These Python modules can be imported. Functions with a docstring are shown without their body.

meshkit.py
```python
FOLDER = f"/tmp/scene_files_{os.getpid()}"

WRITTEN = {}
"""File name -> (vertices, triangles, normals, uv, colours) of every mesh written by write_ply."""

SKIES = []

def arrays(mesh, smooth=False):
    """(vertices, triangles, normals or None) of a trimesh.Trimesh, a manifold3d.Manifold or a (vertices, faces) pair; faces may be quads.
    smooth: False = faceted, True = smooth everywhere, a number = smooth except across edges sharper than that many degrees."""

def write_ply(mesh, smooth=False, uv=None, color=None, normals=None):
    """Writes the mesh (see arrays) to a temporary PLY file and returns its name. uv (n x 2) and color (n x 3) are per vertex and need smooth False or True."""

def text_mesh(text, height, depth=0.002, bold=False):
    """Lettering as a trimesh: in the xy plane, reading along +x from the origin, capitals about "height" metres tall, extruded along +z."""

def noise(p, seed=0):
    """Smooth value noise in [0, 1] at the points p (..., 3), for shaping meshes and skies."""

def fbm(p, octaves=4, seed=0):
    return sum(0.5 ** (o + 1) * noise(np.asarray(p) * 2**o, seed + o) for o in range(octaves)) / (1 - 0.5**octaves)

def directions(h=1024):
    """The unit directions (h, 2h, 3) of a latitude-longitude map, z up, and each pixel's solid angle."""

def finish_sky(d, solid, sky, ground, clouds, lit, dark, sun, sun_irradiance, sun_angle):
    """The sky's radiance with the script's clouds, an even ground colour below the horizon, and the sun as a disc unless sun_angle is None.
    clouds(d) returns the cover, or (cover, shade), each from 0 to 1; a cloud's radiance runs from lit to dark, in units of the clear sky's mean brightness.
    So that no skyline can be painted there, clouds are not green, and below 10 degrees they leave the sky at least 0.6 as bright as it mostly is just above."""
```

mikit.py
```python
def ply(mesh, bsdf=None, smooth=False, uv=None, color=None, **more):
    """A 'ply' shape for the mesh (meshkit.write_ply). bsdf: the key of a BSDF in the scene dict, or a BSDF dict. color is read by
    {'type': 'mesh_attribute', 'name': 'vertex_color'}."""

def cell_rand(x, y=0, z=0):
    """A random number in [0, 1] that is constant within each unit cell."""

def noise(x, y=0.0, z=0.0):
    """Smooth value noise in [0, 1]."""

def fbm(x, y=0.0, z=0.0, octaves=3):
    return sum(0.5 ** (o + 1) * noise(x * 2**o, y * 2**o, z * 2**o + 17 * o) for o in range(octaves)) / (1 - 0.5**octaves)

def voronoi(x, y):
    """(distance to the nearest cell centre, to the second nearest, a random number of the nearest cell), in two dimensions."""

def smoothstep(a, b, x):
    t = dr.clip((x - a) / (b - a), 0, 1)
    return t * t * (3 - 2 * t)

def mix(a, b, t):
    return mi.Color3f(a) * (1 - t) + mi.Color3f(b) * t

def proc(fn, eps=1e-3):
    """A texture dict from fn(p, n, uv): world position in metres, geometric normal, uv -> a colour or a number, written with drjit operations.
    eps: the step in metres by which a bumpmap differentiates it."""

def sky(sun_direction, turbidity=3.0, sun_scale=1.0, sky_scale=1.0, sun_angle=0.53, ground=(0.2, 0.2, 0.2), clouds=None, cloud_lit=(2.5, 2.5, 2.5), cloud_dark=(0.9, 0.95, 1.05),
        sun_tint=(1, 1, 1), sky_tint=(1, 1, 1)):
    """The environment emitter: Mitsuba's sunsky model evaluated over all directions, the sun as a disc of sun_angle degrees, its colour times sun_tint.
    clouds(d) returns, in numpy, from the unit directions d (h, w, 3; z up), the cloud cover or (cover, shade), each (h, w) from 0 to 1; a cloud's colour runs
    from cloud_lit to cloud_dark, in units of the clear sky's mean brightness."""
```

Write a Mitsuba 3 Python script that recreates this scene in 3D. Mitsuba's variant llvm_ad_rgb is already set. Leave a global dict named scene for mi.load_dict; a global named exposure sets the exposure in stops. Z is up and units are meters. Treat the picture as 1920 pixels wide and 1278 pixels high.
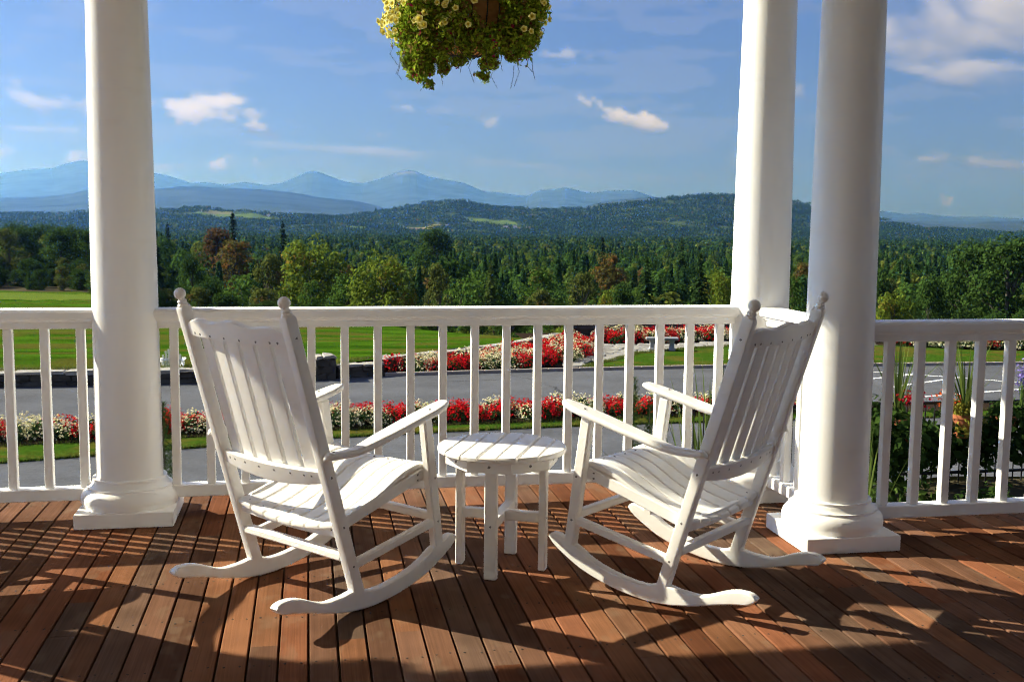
import math, random
import numpy as np, trimesh, manifold3d, shapely.geometry as sg
import drjit as dr, mitsuba as mi
import mikit, meshkit
from mikit import proc, noise, fbm, voronoi, cell_rand, smoothstep, mix

T = mi.ScalarTransform4f
scene, labels = {}, {}
PI = math.pi

# ------------------------------------------------------------------ camera, sky, exposure
CAM_Z = 1.36
FWD, RIGHT, UP = (0.18071, 0.97699, -0.11329), (0.98348, -0.18069, 0.01057), (0.01015, 0.11333, 0.99351)
scene['camera'] = {'type': 'perspective', 'fov': 49.76, 'fov_axis': 'x', 'near_clip': 0.1, 'far_clip': 90000.0,
                   'medium': {'type': 'ref', 'id': 'air'},
                   'to_world': T().look_at(origin=[0, 0, CAM_Z], target=[FWD[0], FWD[1], CAM_Z + FWD[2]], up=list(UP))}
SUN = (-1.42, 0.735, 1.0)
CLOUDS = [  # azimuth, elevation, half width, half height (degrees), cover, shade, tilt
    (-4.9, 5.05, 2.2, .92, 1.0, .05, -.06), (-3.8, 4.5, 2.4, .66, .95, .7, -.16), (-2.3, 4.15, 1.0, .36, .85, .55, -.1), (-5.7, 4.75, .9, .75, 1.0, .05, 0),
    (-12.4, 5.0, 2.3, .62, .7, .25, -.1), (-14.2, 2.6, .9, .42, .7, .3, 0), (-10.6, 2.55, .9, .34, .7, .05, .1),
    (-4.2, 2.3, .75, .4, .9, .3, 0), (-2.6, 2.45, .5, .2, .5, .2, 0), (-7.6, 2.1, 1.6, .3, .5, .15, 0), (-13.2, 3.8, 2.4, .14, .4, .1, -.03),
    (16.3, 4.85, 1.9, .52, .95, .25, -.27), (14.5, 5.55, .8, .32, .6, .1, -.55), (17.4, 4.45, .9, .3, .9, .5, -.1), (13.2, 7.95, 1.2, .35, .35, .1, 0),
    (5.7, 5.2, 1.5, .24, .4, .2, -.05), (9.4, 4.6, .5, .34, .45, .2, 0), (3.4, 3.9, .7, .3, .4, .2, 0),
    (4.0, 3.0, 6.5, .32, .38, .5, -.06), (9.5, 2.55, 6.0, .26, .3, .5, -.04), (16, 1.9, 5.5, .3, .22, .6, -.03),
    (34.5, 9.6, 7.5, 2.8, .75, .35, -.15), (31.0, 8.6, 5.0, 1.9, .68, .30, -.12), (32.0, 6.8, 4.4, .8, .6, .30, -.15), (33.5, 2.6, 2.8, .55, .65, .8, -.1), (30.4, 1.75, 1.1, .28, .5, .8, -.1),
    (31.9, .9, .45, .35, .7, .1, -.3), (24.6, 6.0, 1.2, .6, .4, .8, 0), (20.2, 1.9, .6, .2, .4, .8, -.3),
    (-40, 16, 14, 3.0, .6, .3, .05), (60, 15, 12, 4, .7, .3, 0), (-75, 10, 10, 2, .6, .3, 0), (95, 20, 18, 4, .5, .3, 0), (170, 25, 25, 6, .5, .4, 0), (-150, 18, 20, 4, .5, .4, 0)]

def cloud_cover(d):
    az, el = np.degrees(np.arctan2(d[..., 0], d[..., 1])), np.degrees(np.arcsin(np.clip(d[..., 2], -1, 1)))
    wisp = meshkit.fbm(np.stack([az * .22, el * 1.5, az * 0 + 5], -1), 5, 8)
    cover, shade = np.zeros_like(az), np.zeros_like(az)
    for i, (a, e, w, h, c, sh, tilt) in enumerate(CLOUDS):
        da = (az - a + 180) % 360 - 180
        de = el - e - tilt * da
        near = (np.abs(da) < 2.2 * w) & (np.abs(de) < 2.4 * h)
        if not near.any(): continue
        x, y = da[near] / w, de[near] / h
        q = np.stack([x * 2.1 + 17 * i, y * 2.1 * (h / w) ** .25, x * 0 + i], -1)
        fine = meshkit.fbm(q, 6, 3 + i)
        y = np.where(y < 0, y * 1.25, y)                    # flatter underneath
        soft = 1.9 if sh < .6 and c > .75 else 1.1
        v = np.clip((1.0 - np.sqrt(x * x + y * y)) * soft + (fine - .5) * (3.4 if w < 3 else 1.9), 0, 1)
        v = v * v * (3 - 2 * v) * c
        s = np.clip(sh + .70 * (-y) + .28 * x + (meshkit.fbm(q * 1.7, 4, 40 + i) - .5) * 1.0, 0, 1)
        cov, shd = cover[near], shade[near]
        shade[near] = np.where(v > 1e-4, (shd * cov + s * v) / np.maximum(cov + v, 1e-6), shd)
        cover[near] = np.maximum(cov, v)
    thin = np.clip((wisp - .55) * 2.2, 0, .07) * np.clip(el / 3, 0, 1)
    # broken clouds added outside the view to raise the fill light
    puff = meshkit.fbm(np.stack([az * .055 + 3, el * .10, az * 0 + 2], -1), 5, 12)
    fill_clouds = np.clip((puff - .54) * 5.0, 0, .95) * np.clip((el - 13) / 7, 0, 1) * np.clip((np.abs((az + 62.6 + 180) % 360 - 180) + np.abs(el - 32)) / 14 - .8, 0, 1)
    shade = np.where(fill_clouds > cover, .35, shade)
    cover = np.maximum(cover, fill_clouds)
    cover = np.maximum(cover, thin)
    return cover, shade

scene['sky'] = mikit.sky(SUN, turbidity=3.0, clouds=cloud_cover, cloud_lit=(4.6, 4.3, 4.1), cloud_dark=(1.5, 1.6, 1.75), sky_tint=(.212, .236, .368), sun_tint=(.85, 1.04, 1.33), ground=(.10, .13, .08))
labels['sky'] = {'kind': 'structure'}
exposure = 3.25

# ------------------------------------------------------------------ haze: the air between porch and mountains
scene['air'] = {'type': 'homogeneous', 'albedo': {'type': 'rgb', 'value': [.66, .88, .97]}, 'sigma_t': {'type': 'rgb', 'value': [2.5e-5, 4.6e-5, 10.5e-5]}, 'phase': {'type': 'hg', 'g': .78}}
scene['haze'] = {'type': 'cube', 'to_world': T().translate([0, 0, 380]).scale([32000, 32000, 620]), 'bsdf': {'type': 'null'}, 'interior': {'type': 'ref', 'id': 'air'}}
labels['haze'] = {'label': 'pale blue summer haze in the air over the wide valley', 'category': 'haze', 'kind': 'stuff'}

# ------------------------------------------------------------------ helpers
def numbered(key):
    if key not in scene and key not in labels and not any(k.startswith(key + '__') for k in scene):
        return key
    n = COUNT.get(key, 0) + 1
    COUNT[key] = n
    return '%s_%03d' % (key, n)
COUNT = {}
USED = set()

def key_for(name, parent=None):
    base = (parent + '__' + name) if parent else name
    if base not in USED:
        USED.add(base)
        return base
    n = COUNT.get(base, 0) + 1
    COUNT[base] = n
    k = '%s_%03d' % (base, n)
    USED.add(k)
    return k

def thing(name, label=None, category=None, group=None, kind=None):
    k = key_for(name)
    d = {}
    if label: d['label'] = label
    if category: d['category'] = category
    if group: d['group'] = group
    if kind: d['kind'] = kind
    labels[k] = d
    return k

def put(parent, name, shape, to_world=None, label=None, kind=None):
    """one part of a thing (or a one-mesh thing when parent is None: then name is its finished key)"""
    k = key_for(name, parent) if parent else name
    shape = dict(shape)
    if to_world is not None: shape['to_world'] = to_world
    scene[k] = shape
    if label or kind:
        labels[k] = {**({'label': label} if label else {}), **({'kind': kind} if kind else {})}
    return k

def P(mesh, mat, smooth=False, **k):
    return mikit.ply(mesh, mat, smooth, **k)

def cat(meshes):
    V, F, n = [], [], 0
    for v, f in [(np.asarray(m[0]), np.asarray(m[1])) if isinstance(m, tuple) else (np.asarray(m.vertices), np.asarray(m.faces)) for m in meshes]:
        V.append(v); F.append(f + n); n += len(v)
    return np.vstack(V), np.vstack(F)

def box(x0, x1, y0, y1, z0, z1, r=0.003):
    """chamfered box"""
    r = min(r, (x1 - x0) * .45, (y1 - y0) * .45, (z1 - z0) * .45)
    pts = []
    for sx in (0, 1):
        for sy in (0, 1):
            for sz in (0, 1):
                c = np.array([(x0, x1)[sx], (y0, y1)[sy], (z0, z1)[sz]], float)
                d = np.array([(1, -1)[sx], (1, -1)[sy], (1, -1)[sz]]) * r
                for k in range(3):
                    q = c + d; q[k] = c[k]; pts.append(q)
    h = trimesh.convex.convex_hull(np.array(pts))
    return np.array(h.vertices), np.array(h.faces)

def frame(d, up=(0, 0, 1)):
    d = np.asarray(d, float) / np.linalg.norm(d)
    a = np.cross(up, d)
    if np.linalg.norm(a) < 1e-6: a = np.cross((1, 0, 0), d)
    a /= np.linalg.norm(a)
    return a, np.cross(d, a), d

def bar(p0, p1, w, h, r=0.004, up=(0, 0, 1)):
    """chamfered bar from p0 to p1: w across (horizontal), h along up"""
    p0, p1 = np.asarray(p0, float), np.asarray(p1, float)
    L = np.linalg.norm(p1 - p0)
    v, f = box(-w / 2, w / 2, -h / 2, h / 2, 0, L, r)
    a, b, d = frame(p1 - p0, up)
    return p0 + v[:, :1] * a + v[:, 1:2] * b + v[:, 2:] * d, f

def lathe(prof, n=40, center=(0, 0, 0), axis=None):
    prof = np.asarray(prof, float)
    a = np.arange(n) * 2 * PI / n
    v = np.stack([prof[:, None, 0] * np.cos(a), prof[:, None, 0] * np.sin(a), np.repeat(prof[:, 1:2], n, 1)], -1).reshape(-1, 3)
    i, j = np.meshgrid(np.arange(len(prof) - 1), np.arange(n), indexing='ij')
    q = np.stack([i * n + j, i * n + (j + 1) % n, (i + 1) * n + (j + 1) % n, (i + 1) * n + j], -1).reshape(-1, 4)
    f = np.vstack([q[:, [0, 1, 2]], q[:, [0, 2, 3]]])
    for ring, flip in ((0, True), (len(prof) - 1, False)):
        if prof[ring, 0] > 1e-6:
            v = np.vstack([v, [[0, 0, prof[ring, 1]]]])
            j = np.arange(n)
            t = np.stack([j + ring * n, (j + 1) % n + ring * n, j * 0 + len(v) - 1], 1)
            f = np.vstack([f, t[:, ::-1] if flip else t])
    if axis is not None:
        A, B, D = frame(axis)
        v = v[:, :1] * A + v[:, 1:2] * B + v[:, 2:] * D
    return v + np.asarray(center), f

def tube(pts, rad, n=6):
    pts = np.asarray(pts, float); rad = np.broadcast_to(rad, (len(pts),))
    t = np.gradient(pts, axis=0); t /= np.linalg.norm(t, axis=1, keepdims=True) + 1e-12
    ref = np.where(np.abs(t[:, 2:]) < .9, [[0, 0, 1.0]], [[1.0, 0, 0]])
    a = np.cross(t, ref); a /= np.linalg.norm(a, axis=1, keepdims=True) + 1e-12
    b = np.cross(t, a)
    ang = np.arange(n) * 2 * PI / n
    v = (pts[:, None] + rad[:, None, None] * (np.cos(ang)[None, :, None] * a[:, None] + np.sin(ang)[None, :, None] * b[:, None])).reshape(-1, 3)
    i, j = np.meshgrid(np.arange(len(pts) - 1), np.arange(n), indexing='ij')
    q = np.stack([i * n + j, i * n + (j + 1) % n, (i + 1) * n + (j + 1) % n, (i + 1) * n + j], -1).reshape(-1, 4)
    f = np.vstack([q[:, [0, 1, 2]], q[:, [0, 2, 3]]])
    v = np.vstack([v, pts[:1], pts[-1:]])
    j = np.arange(n); m = len(v)
    f = np.vstack([f, np.stack([(j + 1) % n, j, j * 0 + m - 2], 1), np.stack([j + (len(pts) - 1) * n, (j + 1) % n + (len(pts) - 1) * n, j * 0 + m - 1], 1)])
    return v, f

def sphere(c, r, sub=2, scale=(1, 1, 1)):
    s = trimesh.creation.icosphere(sub, r)
    return np.array(s.vertices) * scale + np.asarray(c), np.array(s.faces)

def loft(sections):
    """closed cross-sections (k x n x 3) along a bar, capped at both ends"""
    S = np.asarray(sections, float); k, n = S.shape[:2]
    i, j = np.meshgrid(np.arange(k - 1), np.arange(n), indexing='ij')
    q = np.stack([i * n + j, i * n + (j + 1) % n, (i + 1) * n + (j + 1) % n, (i + 1) * n + j], -1).reshape(-1, 4)
    f = np.vstack([q[:, [0, 1, 2]], q[:, [0, 2, 3]]])
    v = S.reshape(-1, 3)
    v = np.vstack([v, S[0].mean(0)[None], S[-1].mean(0)[None]])
    j = np.arange(n)
    f = np.vstack([f, np.stack([(j + 1) % n, j, j * 0 + k * n], 1), np.stack([j + (k - 1) * n, (j + 1) % n + (k - 1) * n, j * 0 + k * n + 1], 1)])
    m = trimesh.Trimesh(v, f, process=False)
    if m.volume < 0: f = f[:, ::-1]
    return v, f

def rrect(u0, u1, v0, v1, r, seg=2):
    """rounded rectangle outline in 2-D"""
    r = min(r, (u1 - u0) * .49, (v1 - v0) * .49)
    out = []
    for cx, cy, a0 in ((u1 - r, v1 - r, 0), (u0 + r, v1 - r, 90), (u0 + r, v0 + r, 180), (u1 - r, v0 + r, 270)):
        for s in range(seg + 1):
            a = math.radians(a0 + 90 * s / seg)
            out.append((cx + r * math.cos(a), cy + r * math.sin(a)))
    return np.array(out)

def side_loft(ys, zb, zt, x0, x1, r=.006):
    """bar running along y whose bottom and top follow zb(y), zt(y)"""
    S = []
    X0, X1 = np.broadcast_to(x0, (len(ys),)), np.broadcast_to(x1, (len(ys),))
    for y, b, t, a, c in zip(ys, zb, zt, X0, X1):
        q = rrect(a, c, b, t, r)
        S.append(np.stack([q[:, 0], np.full(len(q), y), q[:, 1]], 1))
    return loft(S)

def prism(poly, z0, z1, bevel=.004):
    """vertical prism over a 2-D outline (counter-clockwise), its edges bevelled"""
    p = np.asarray(poly, float)
    if sg.Polygon(p).exterior.is_ccw is False: p = p[::-1]
    e = np.roll(p, -1, 0) - p; e /= np.linalg.norm(e, axis=1, keepdims=True) + 1e-12
    n = np.stack([e[:, 1], -e[:, 0]], 1)
    m = n + np.roll(n, 1, 0); m /= np.maximum((m * n).sum(1, keepdims=True), .35)
    ins = p - m * bevel
    k = len(p)
    rings = [(ins, z0), (p, z0 + bevel), (p, z1 - bevel), (ins, z1)]
    v = np.vstack([np.column_stack([q, np.full(k, z)]) for q, z in rings])
    j = np.arange(k); f = []
    for i in range(3):
        a, b, c, d = i * k + j, i * k + (j + 1) % k, (i + 1) * k + (j + 1) % k, (i + 1) * k + j
        f += [np.stack([a, b, c], 1), np.stack([a, c, d], 1)]
    t = np.asarray(manifold3d.triangulate([ins]))
    f += [t + 3 * k, t[:, ::-1]]
    return v, np.vstack(f)

def leaf_cards(pos, nor, size, rng, length=1.5, curl=.15):
    """diamond-shaped leaves at pos, facing roughly nor"""
    n = len(pos)
    nor = nor / (np.linalg.norm(nor, axis=1, keepdims=True) + 1e-9)
    a = rng.normal(size=(n, 3)); a -= (a * nor).sum(1, keepdims=True) * nor; a /= np.linalg.norm(a, axis=1, keepdims=True) + 1e-9
    b = np.cross(nor, a)
    s = np.broadcast_to(size, (n,))[:, None]
    v = np.stack([pos - a * s * length / 2, pos + b * s / 2 - nor * s * curl * 0, pos + a * s * length / 2 - nor * s * curl, pos - b * s / 2], 1).reshape(-1, 3)
    i = np.arange(n) * 4
    f = np.vstack([np.stack([i, i + 1, i + 2], 1), np.stack([i, i + 2, i + 3], 1)])
    return v, f

def per_leaf(cols):
    return np.repeat(np.asarray(cols), 4, 0)

def interp(x, tab):
    t = np.asarray(tab, float)
    return np.interp(x, t[:, 0], t[:, 1])

# view-aligned ground coordinates: l to the right, s straight ahead
CY, SY = 0.98332, 0.18188
def ls(l, s):
    return CY * l + SY * s, -SY * l + CY * s
def to_ls(x, y):
    return CY * x - SY * y, SY * x + CY * y

# ------------------------------------------------------------------ materials
def C3(r, g, b): return mi.Color3f(r, g, b)

def rough(col, r=.6, spec=.5):
    return {'type': 'twosided', 'bsdf': {'type': 'principled', 'base_color': col if isinstance(col, dict) else {'type': 'rgb', 'value': list(col)}, 'roughness': r, 'specular': spec}}

def f_white(p, n, uv):   # painted wood: faint drips of dirt, scuffs
    g = fbm(p.x * 9, p.y * 9, p.z * 60, 3) * .5 + fbm(p.x * 60 + p.z * 3, p.y * 60, p.z * 4, 2) * .5
    scuff = smoothstep(.66, .8, fbm(p.x * 5 + 3, p.y * 5, p.z * 22, 4))
    return mix(C3(.79, .78, .755) * (.985 + .03 * g), C3(.62, .59, .54), .12 * scuff)
scene['white_paint'] = rough(proc(f_white), .42, .4)

def f_poly(p, n, uv):    # white resin lumber of the chairs: faint grain and grime specks
    g = fbm(p.x * 45, p.y * 45, p.z * 45, 2)
    spot = smoothstep(.72, .84, fbm(p.x * 22 + 7, p.y * 22, p.z * 22, 3))
    return mix(C3(.775, .755, .715) * (.97 + .06 * g), C3(.6, .56, .48), .2 * spot)
scene['white_resin'] = rough(proc(f_poly), .34, .5)
def matte(col): return {'type': 'twosided', 'bsdf': {'type': 'diffuse', 'reflectance': col if isinstance(col, dict) else {'type': 'rgb', 'value': list(col)}}}
scene['screw_steel'] = rough((.16, .15, .14), .45, .5)
scene['black_iron'] = rough((.012, .012, .013), .4, .5)
scene['nail_steel'] = matte((.06, .052, .045))
scene['joist_wood'] = matte((.16, .105, .065))
scene['wall_mortar'] = matte((.11, .10, .088))
scene['siding_paint'] = matte((.84, .82, .78))
scene['ceiling_paint'] = matte((.84, .83, .81))

PITCH, SEAM0 = .0918, -.0116
def f_plank(p, n, uv):
    k = dr.floor((p.x - SEAM0) / PITCH)
    j = dr.floor(p.y * .31 + cell_rand(k, 3, 1) * 7)
    r1, r2, r3 = cell_rand(k, j, 11), cell_rand(k, j, 5), cell_rand(k, j, 8)
    base = mix(C3(.315, .141, .072), C3(.25, .127, .079), smoothstep(.15, .65, r1))
    base = mix(base, C3(.285, .112, .058), smoothstep(.60, .80, r2))
    base = base * (.66 + .66 * cell_rand(k, j, 21))
    base = mix(base, C3(.19, .125, .09), .85 * smoothstep(.72, .9, r3))
    gx, gy = (p.x - SEAM0) / PITCH * 9 + k * 13.7, p.y * 1.6 + r2 * 31
    warp = fbm(gx * .35, gy * 1.3, k, 3)
    grain = fbm(gx * 2.2 + warp * 3.5, gy * 1.1, k, 4)
    fine = noise(gx * 14, p.y * 26, k)
    cloud = fbm(p.x * 7 + k * 3.1, p.y * 5, k, 3)
    c = .54 * base * (.74 + .52 * grain) * (.93 + .14 * fine) * (.66 + .68 * cloud)
    c = mix(c, C3(.20, .15, .10), .22 * smoothstep(.58, .78, fbm(p.x * 16, p.y * 9 + 40, k, 3)))
    return c
def h_plank(p, n, uv):
    k = dr.floor((p.x - SEAM0) / PITCH)
    return .00016 * fbm(p.x * 420 + k * 9, p.y * 14, k, 2) + .0005 * fbm(p.x * 50 + k, p.y * 5, k, 2)
scene['plank_wood'] = {'type': 'twosided', 'bsdf': {'type': 'bumpmap', 'arbitrary': proc(h_plank, .0015), 'scale': 1.0,
                       'bsdf': {'type': 'diffuse', 'reflectance': proc(f_plank)}}}

def f_asphalt(p, n, uv):
    g = fbm(p.x * 30, p.y * 30, 0, 2); b = fbm(p.x * .5, p.y * .9, 3, 4); s = noise(p.x * 9, p.y * 9)
    c = C3(.098, .100, .108) * (.62 + .3 * g + .58 * b) * (.92 + .16 * s)
    w = fbm(p.x * .8, p.y * .8, 9, 3)
    d1 = dr.abs(p.x - 5.7 + (p.y - 36) * .42 + (w - .5) * 2.2)
    crack = (1 - smoothstep(.02, .06, d1)) * smoothstep(29.5, 30.2, p.y) * (1 - smoothstep(35.5, 36.5, p.y))
    d2 = dr.abs(p.y - 34.1 + (p.x - 5) * .12 + (w - .5) * 1.2)
    crack2 = (1 - smoothstep(.015, .05, d2)) * smoothstep(3.5, 4.2, p.x) * (1 - smoothstep(6, 6.6, p.x))
    return mix(c, C3(.03, .03, .03), .8 * dr.maximum(crack, crack2))
scene['asphalt'] = matte(proc(f_asphalt))
scene['line_paint'] = rough((.62, .62, .6), .7, .3)

def f_lawn(p, n, uv):
    w = fbm(p.x * .10, p.y * .22, 0, 3)
    q = p.y + (w - .5) * 5 + p.x * .05
    st = .5 + .5 * dr.sin(q * 2.1 + 2.5 * fbm(p.x * .03, p.y * .4, 7, 2)) * (.15 + 1.1 * fbm(p.x * .07, p.y * .35, 4, 3))
    g = fbm(p.x * 1.2, p.y * 3.2, 1, 4)
    dry = smoothstep(.50, .66, fbm(p.x * .22 + 9, p.y * .75, 2, 4))
    c = mix(C3(.021, .057, .003), C3(.053, .113, .007), dr.clip(st * 1.0 + (g - .5) * 1.1, 0, 1))
    c = mix(c, C3(.080, .070, .014), .75 * dry)
    green = 1 - smoothstep(.9, 1.0, dr.sqrt(dr.square((p.x + 28) / 17) + dr.square((p.y - 113) / 11)) + .18 * (fbm(p.x * .15, p.y * .15, 3, 2) - .5))
    c = mix(c, C3(.095, .135, .02) * (.9 + .2 * g), green)
    return c * (.8 + .4 * noise(p.x * 14, p.y * 14))
scene['lawn_grass'] = matte(proc(f_lawn))

def f_strip(p, n, uv):
    g = fbm(p.x * 5, p.y * 9, 1, 4)
    dry = smoothstep(.42, .72, fbm(p.x * .9, p.y * 1.5, 2, 4))
    c = mix(C3(.022, .055, .005), C3(.048, .098, .009), g)
    return mix(c, C3(.105, .075, .016), .7 * dry) * (.75 + .5 * noise(p.x * 18, p.y * 18))
scene['verge_grass'] = matte(proc(f_strip))

def f_ground(p, n, uv):
    g = fbm(p.x * .3, p.y * .3, 1, 4)
    return mix(C3(.055, .045, .027), C3(.090, .078, .044), g)
scene['forest_soil'] = matte(proc(f_ground))
scene['bed_soil'] = matte((.03, .02, .014))

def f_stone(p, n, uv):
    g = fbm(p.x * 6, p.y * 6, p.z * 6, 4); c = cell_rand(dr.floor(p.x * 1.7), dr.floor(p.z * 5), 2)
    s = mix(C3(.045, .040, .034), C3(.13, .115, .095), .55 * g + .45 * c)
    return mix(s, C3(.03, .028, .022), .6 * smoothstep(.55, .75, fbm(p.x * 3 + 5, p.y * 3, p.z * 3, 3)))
scene['shaded_field_stone'] = matte(proc(f_stone))  # stone colour darkened to carry the shade on the viewer-facing side

scene['sunlit_cap_stone'] = rough(proc(lambda p, n, uv: mix(C3(.22, .20, .17), C3(.42, .39, .33), fbm(p.x * 5, p.y * 5, p.z * 5, 4))), .9, .2)  # pale lichen caps, colour lightened further for sun on the wall tops
def f_flag(p, n, uv):
    g = fbm(p.x * 4, p.y * 4, 1, 4)
    return mix(C3(.21, .20, .18), C3(.36, .34, .30), g)
scene['flagstone'] = matte(proc(f_flag))
scene['curb_stone'] = rough((.30, .25, .21), .8, .3)
scene['bench_stone'] = rough(proc(lambda p, n, uv: mix(C3(.16, .155, .15), C3(.36, .355, .345), fbm(p.x * 7, p.y * 7, p.z * 9, 4))), .7, .3)
scene['chair_white'] = rough((.78, .78, .76), .5, .4)
scene['bark'] = rough(proc(lambda p, n, uv: mix(C3(.05, .042, .032), C3(.16, .14, .115), fbm(p.x * 7, p.y * 7, p.z * 2, 3))), .9, .1)
scene['post_wood'] = rough((.30, .21, .12), .8, .2)
scene['terracotta'] = rough((.36, .12, .05), .8, .2)
scene['coco_fibre'] = rough(proc(lambda p, n, uv: mix(C3(.40, .17, .05), C3(.62, .31, .11), fbm(p.x * 60, p.y * 60, p.z * 60, 3))), .95, .1)
scene['leaf'] = {'type': 'principledthin', 'base_color': {'type': 'mesh_attribute', 'name': 'vertex_color'}, 'roughness': .5, 'diff_trans': .7, 'spec_trans': 0.0, 'eta': 1.33}
scene['petal'] = {'type': 'principledthin', 'base_color': {'type': 'mesh_attribute', 'name': 'vertex_color'}, 'roughness': .7, 'diff_trans': .6, 'spec_trans': 0.0, 'eta': 1.2}
scene['barn_white'] = rough((.75, .74, .72), .6, .3)
scene['roof_grey'] = rough((.22, .22, .24), .7, .3)

FIELDS = []   # far farm fields: x, y, half length, half depth, kind (0 pasture, 1 hay, 2 ploughed)
def f_hill(p, n, uv):
    g = fbm(p.x * .012, p.y * .012, 0, 4); s = noise(p.x * .06, p.y * .03, p.z * .06)
    c = mix(C3(.034, .058, .019), C3(.054, .078, .024), dr.clip(g * .9 + (s - .5) * .9, 0, 1))
    c = mix(c, C3(.075, .055, .022), .4 * smoothstep(.72, .86, noise(p.x * .05 + 9, p.y * .03, 2)))
    for x, y, a, b, kind in FIELDS:
        d = dr.sqrt(dr.square((p.x - x) / a) + dr.square((p.y - y) / b)) + .5 * (noise(p.x * .02, p.y * .012, kind) - .5)
        c = mix(c, [C3(.095, .145, .035), C3(.15, .15, .06), C3(.20, .15, .10)][kind] * (.85 + .3 * s), 1 - smoothstep(.92, 1.02, d))
    return c
def f_mountain(p, n, uv):
    g = fbm(p.x * .003, p.y * .003, p.z * .006, 5)
    c = mix(C3(.028, .044, .020), C3(.050, .066, .029), dr.clip((g - .5) * 2.2 + .5, 0, 1))
    bare = .5 * smoothstep(700, 820, p.z + 200 * (g - .5)) * (1 - smoothstep(500, 1000, dr.sqrt(dr.square(p.x - 1960) + dr.square(p.y - 22000) * .05)))
    return mix(c, C3(.30, .28, .26), bare)
scene['hill_forest'] = matte(proc(f_hill))
scene['mountain_forest'] = matte(proc(f_mountain))

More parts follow.
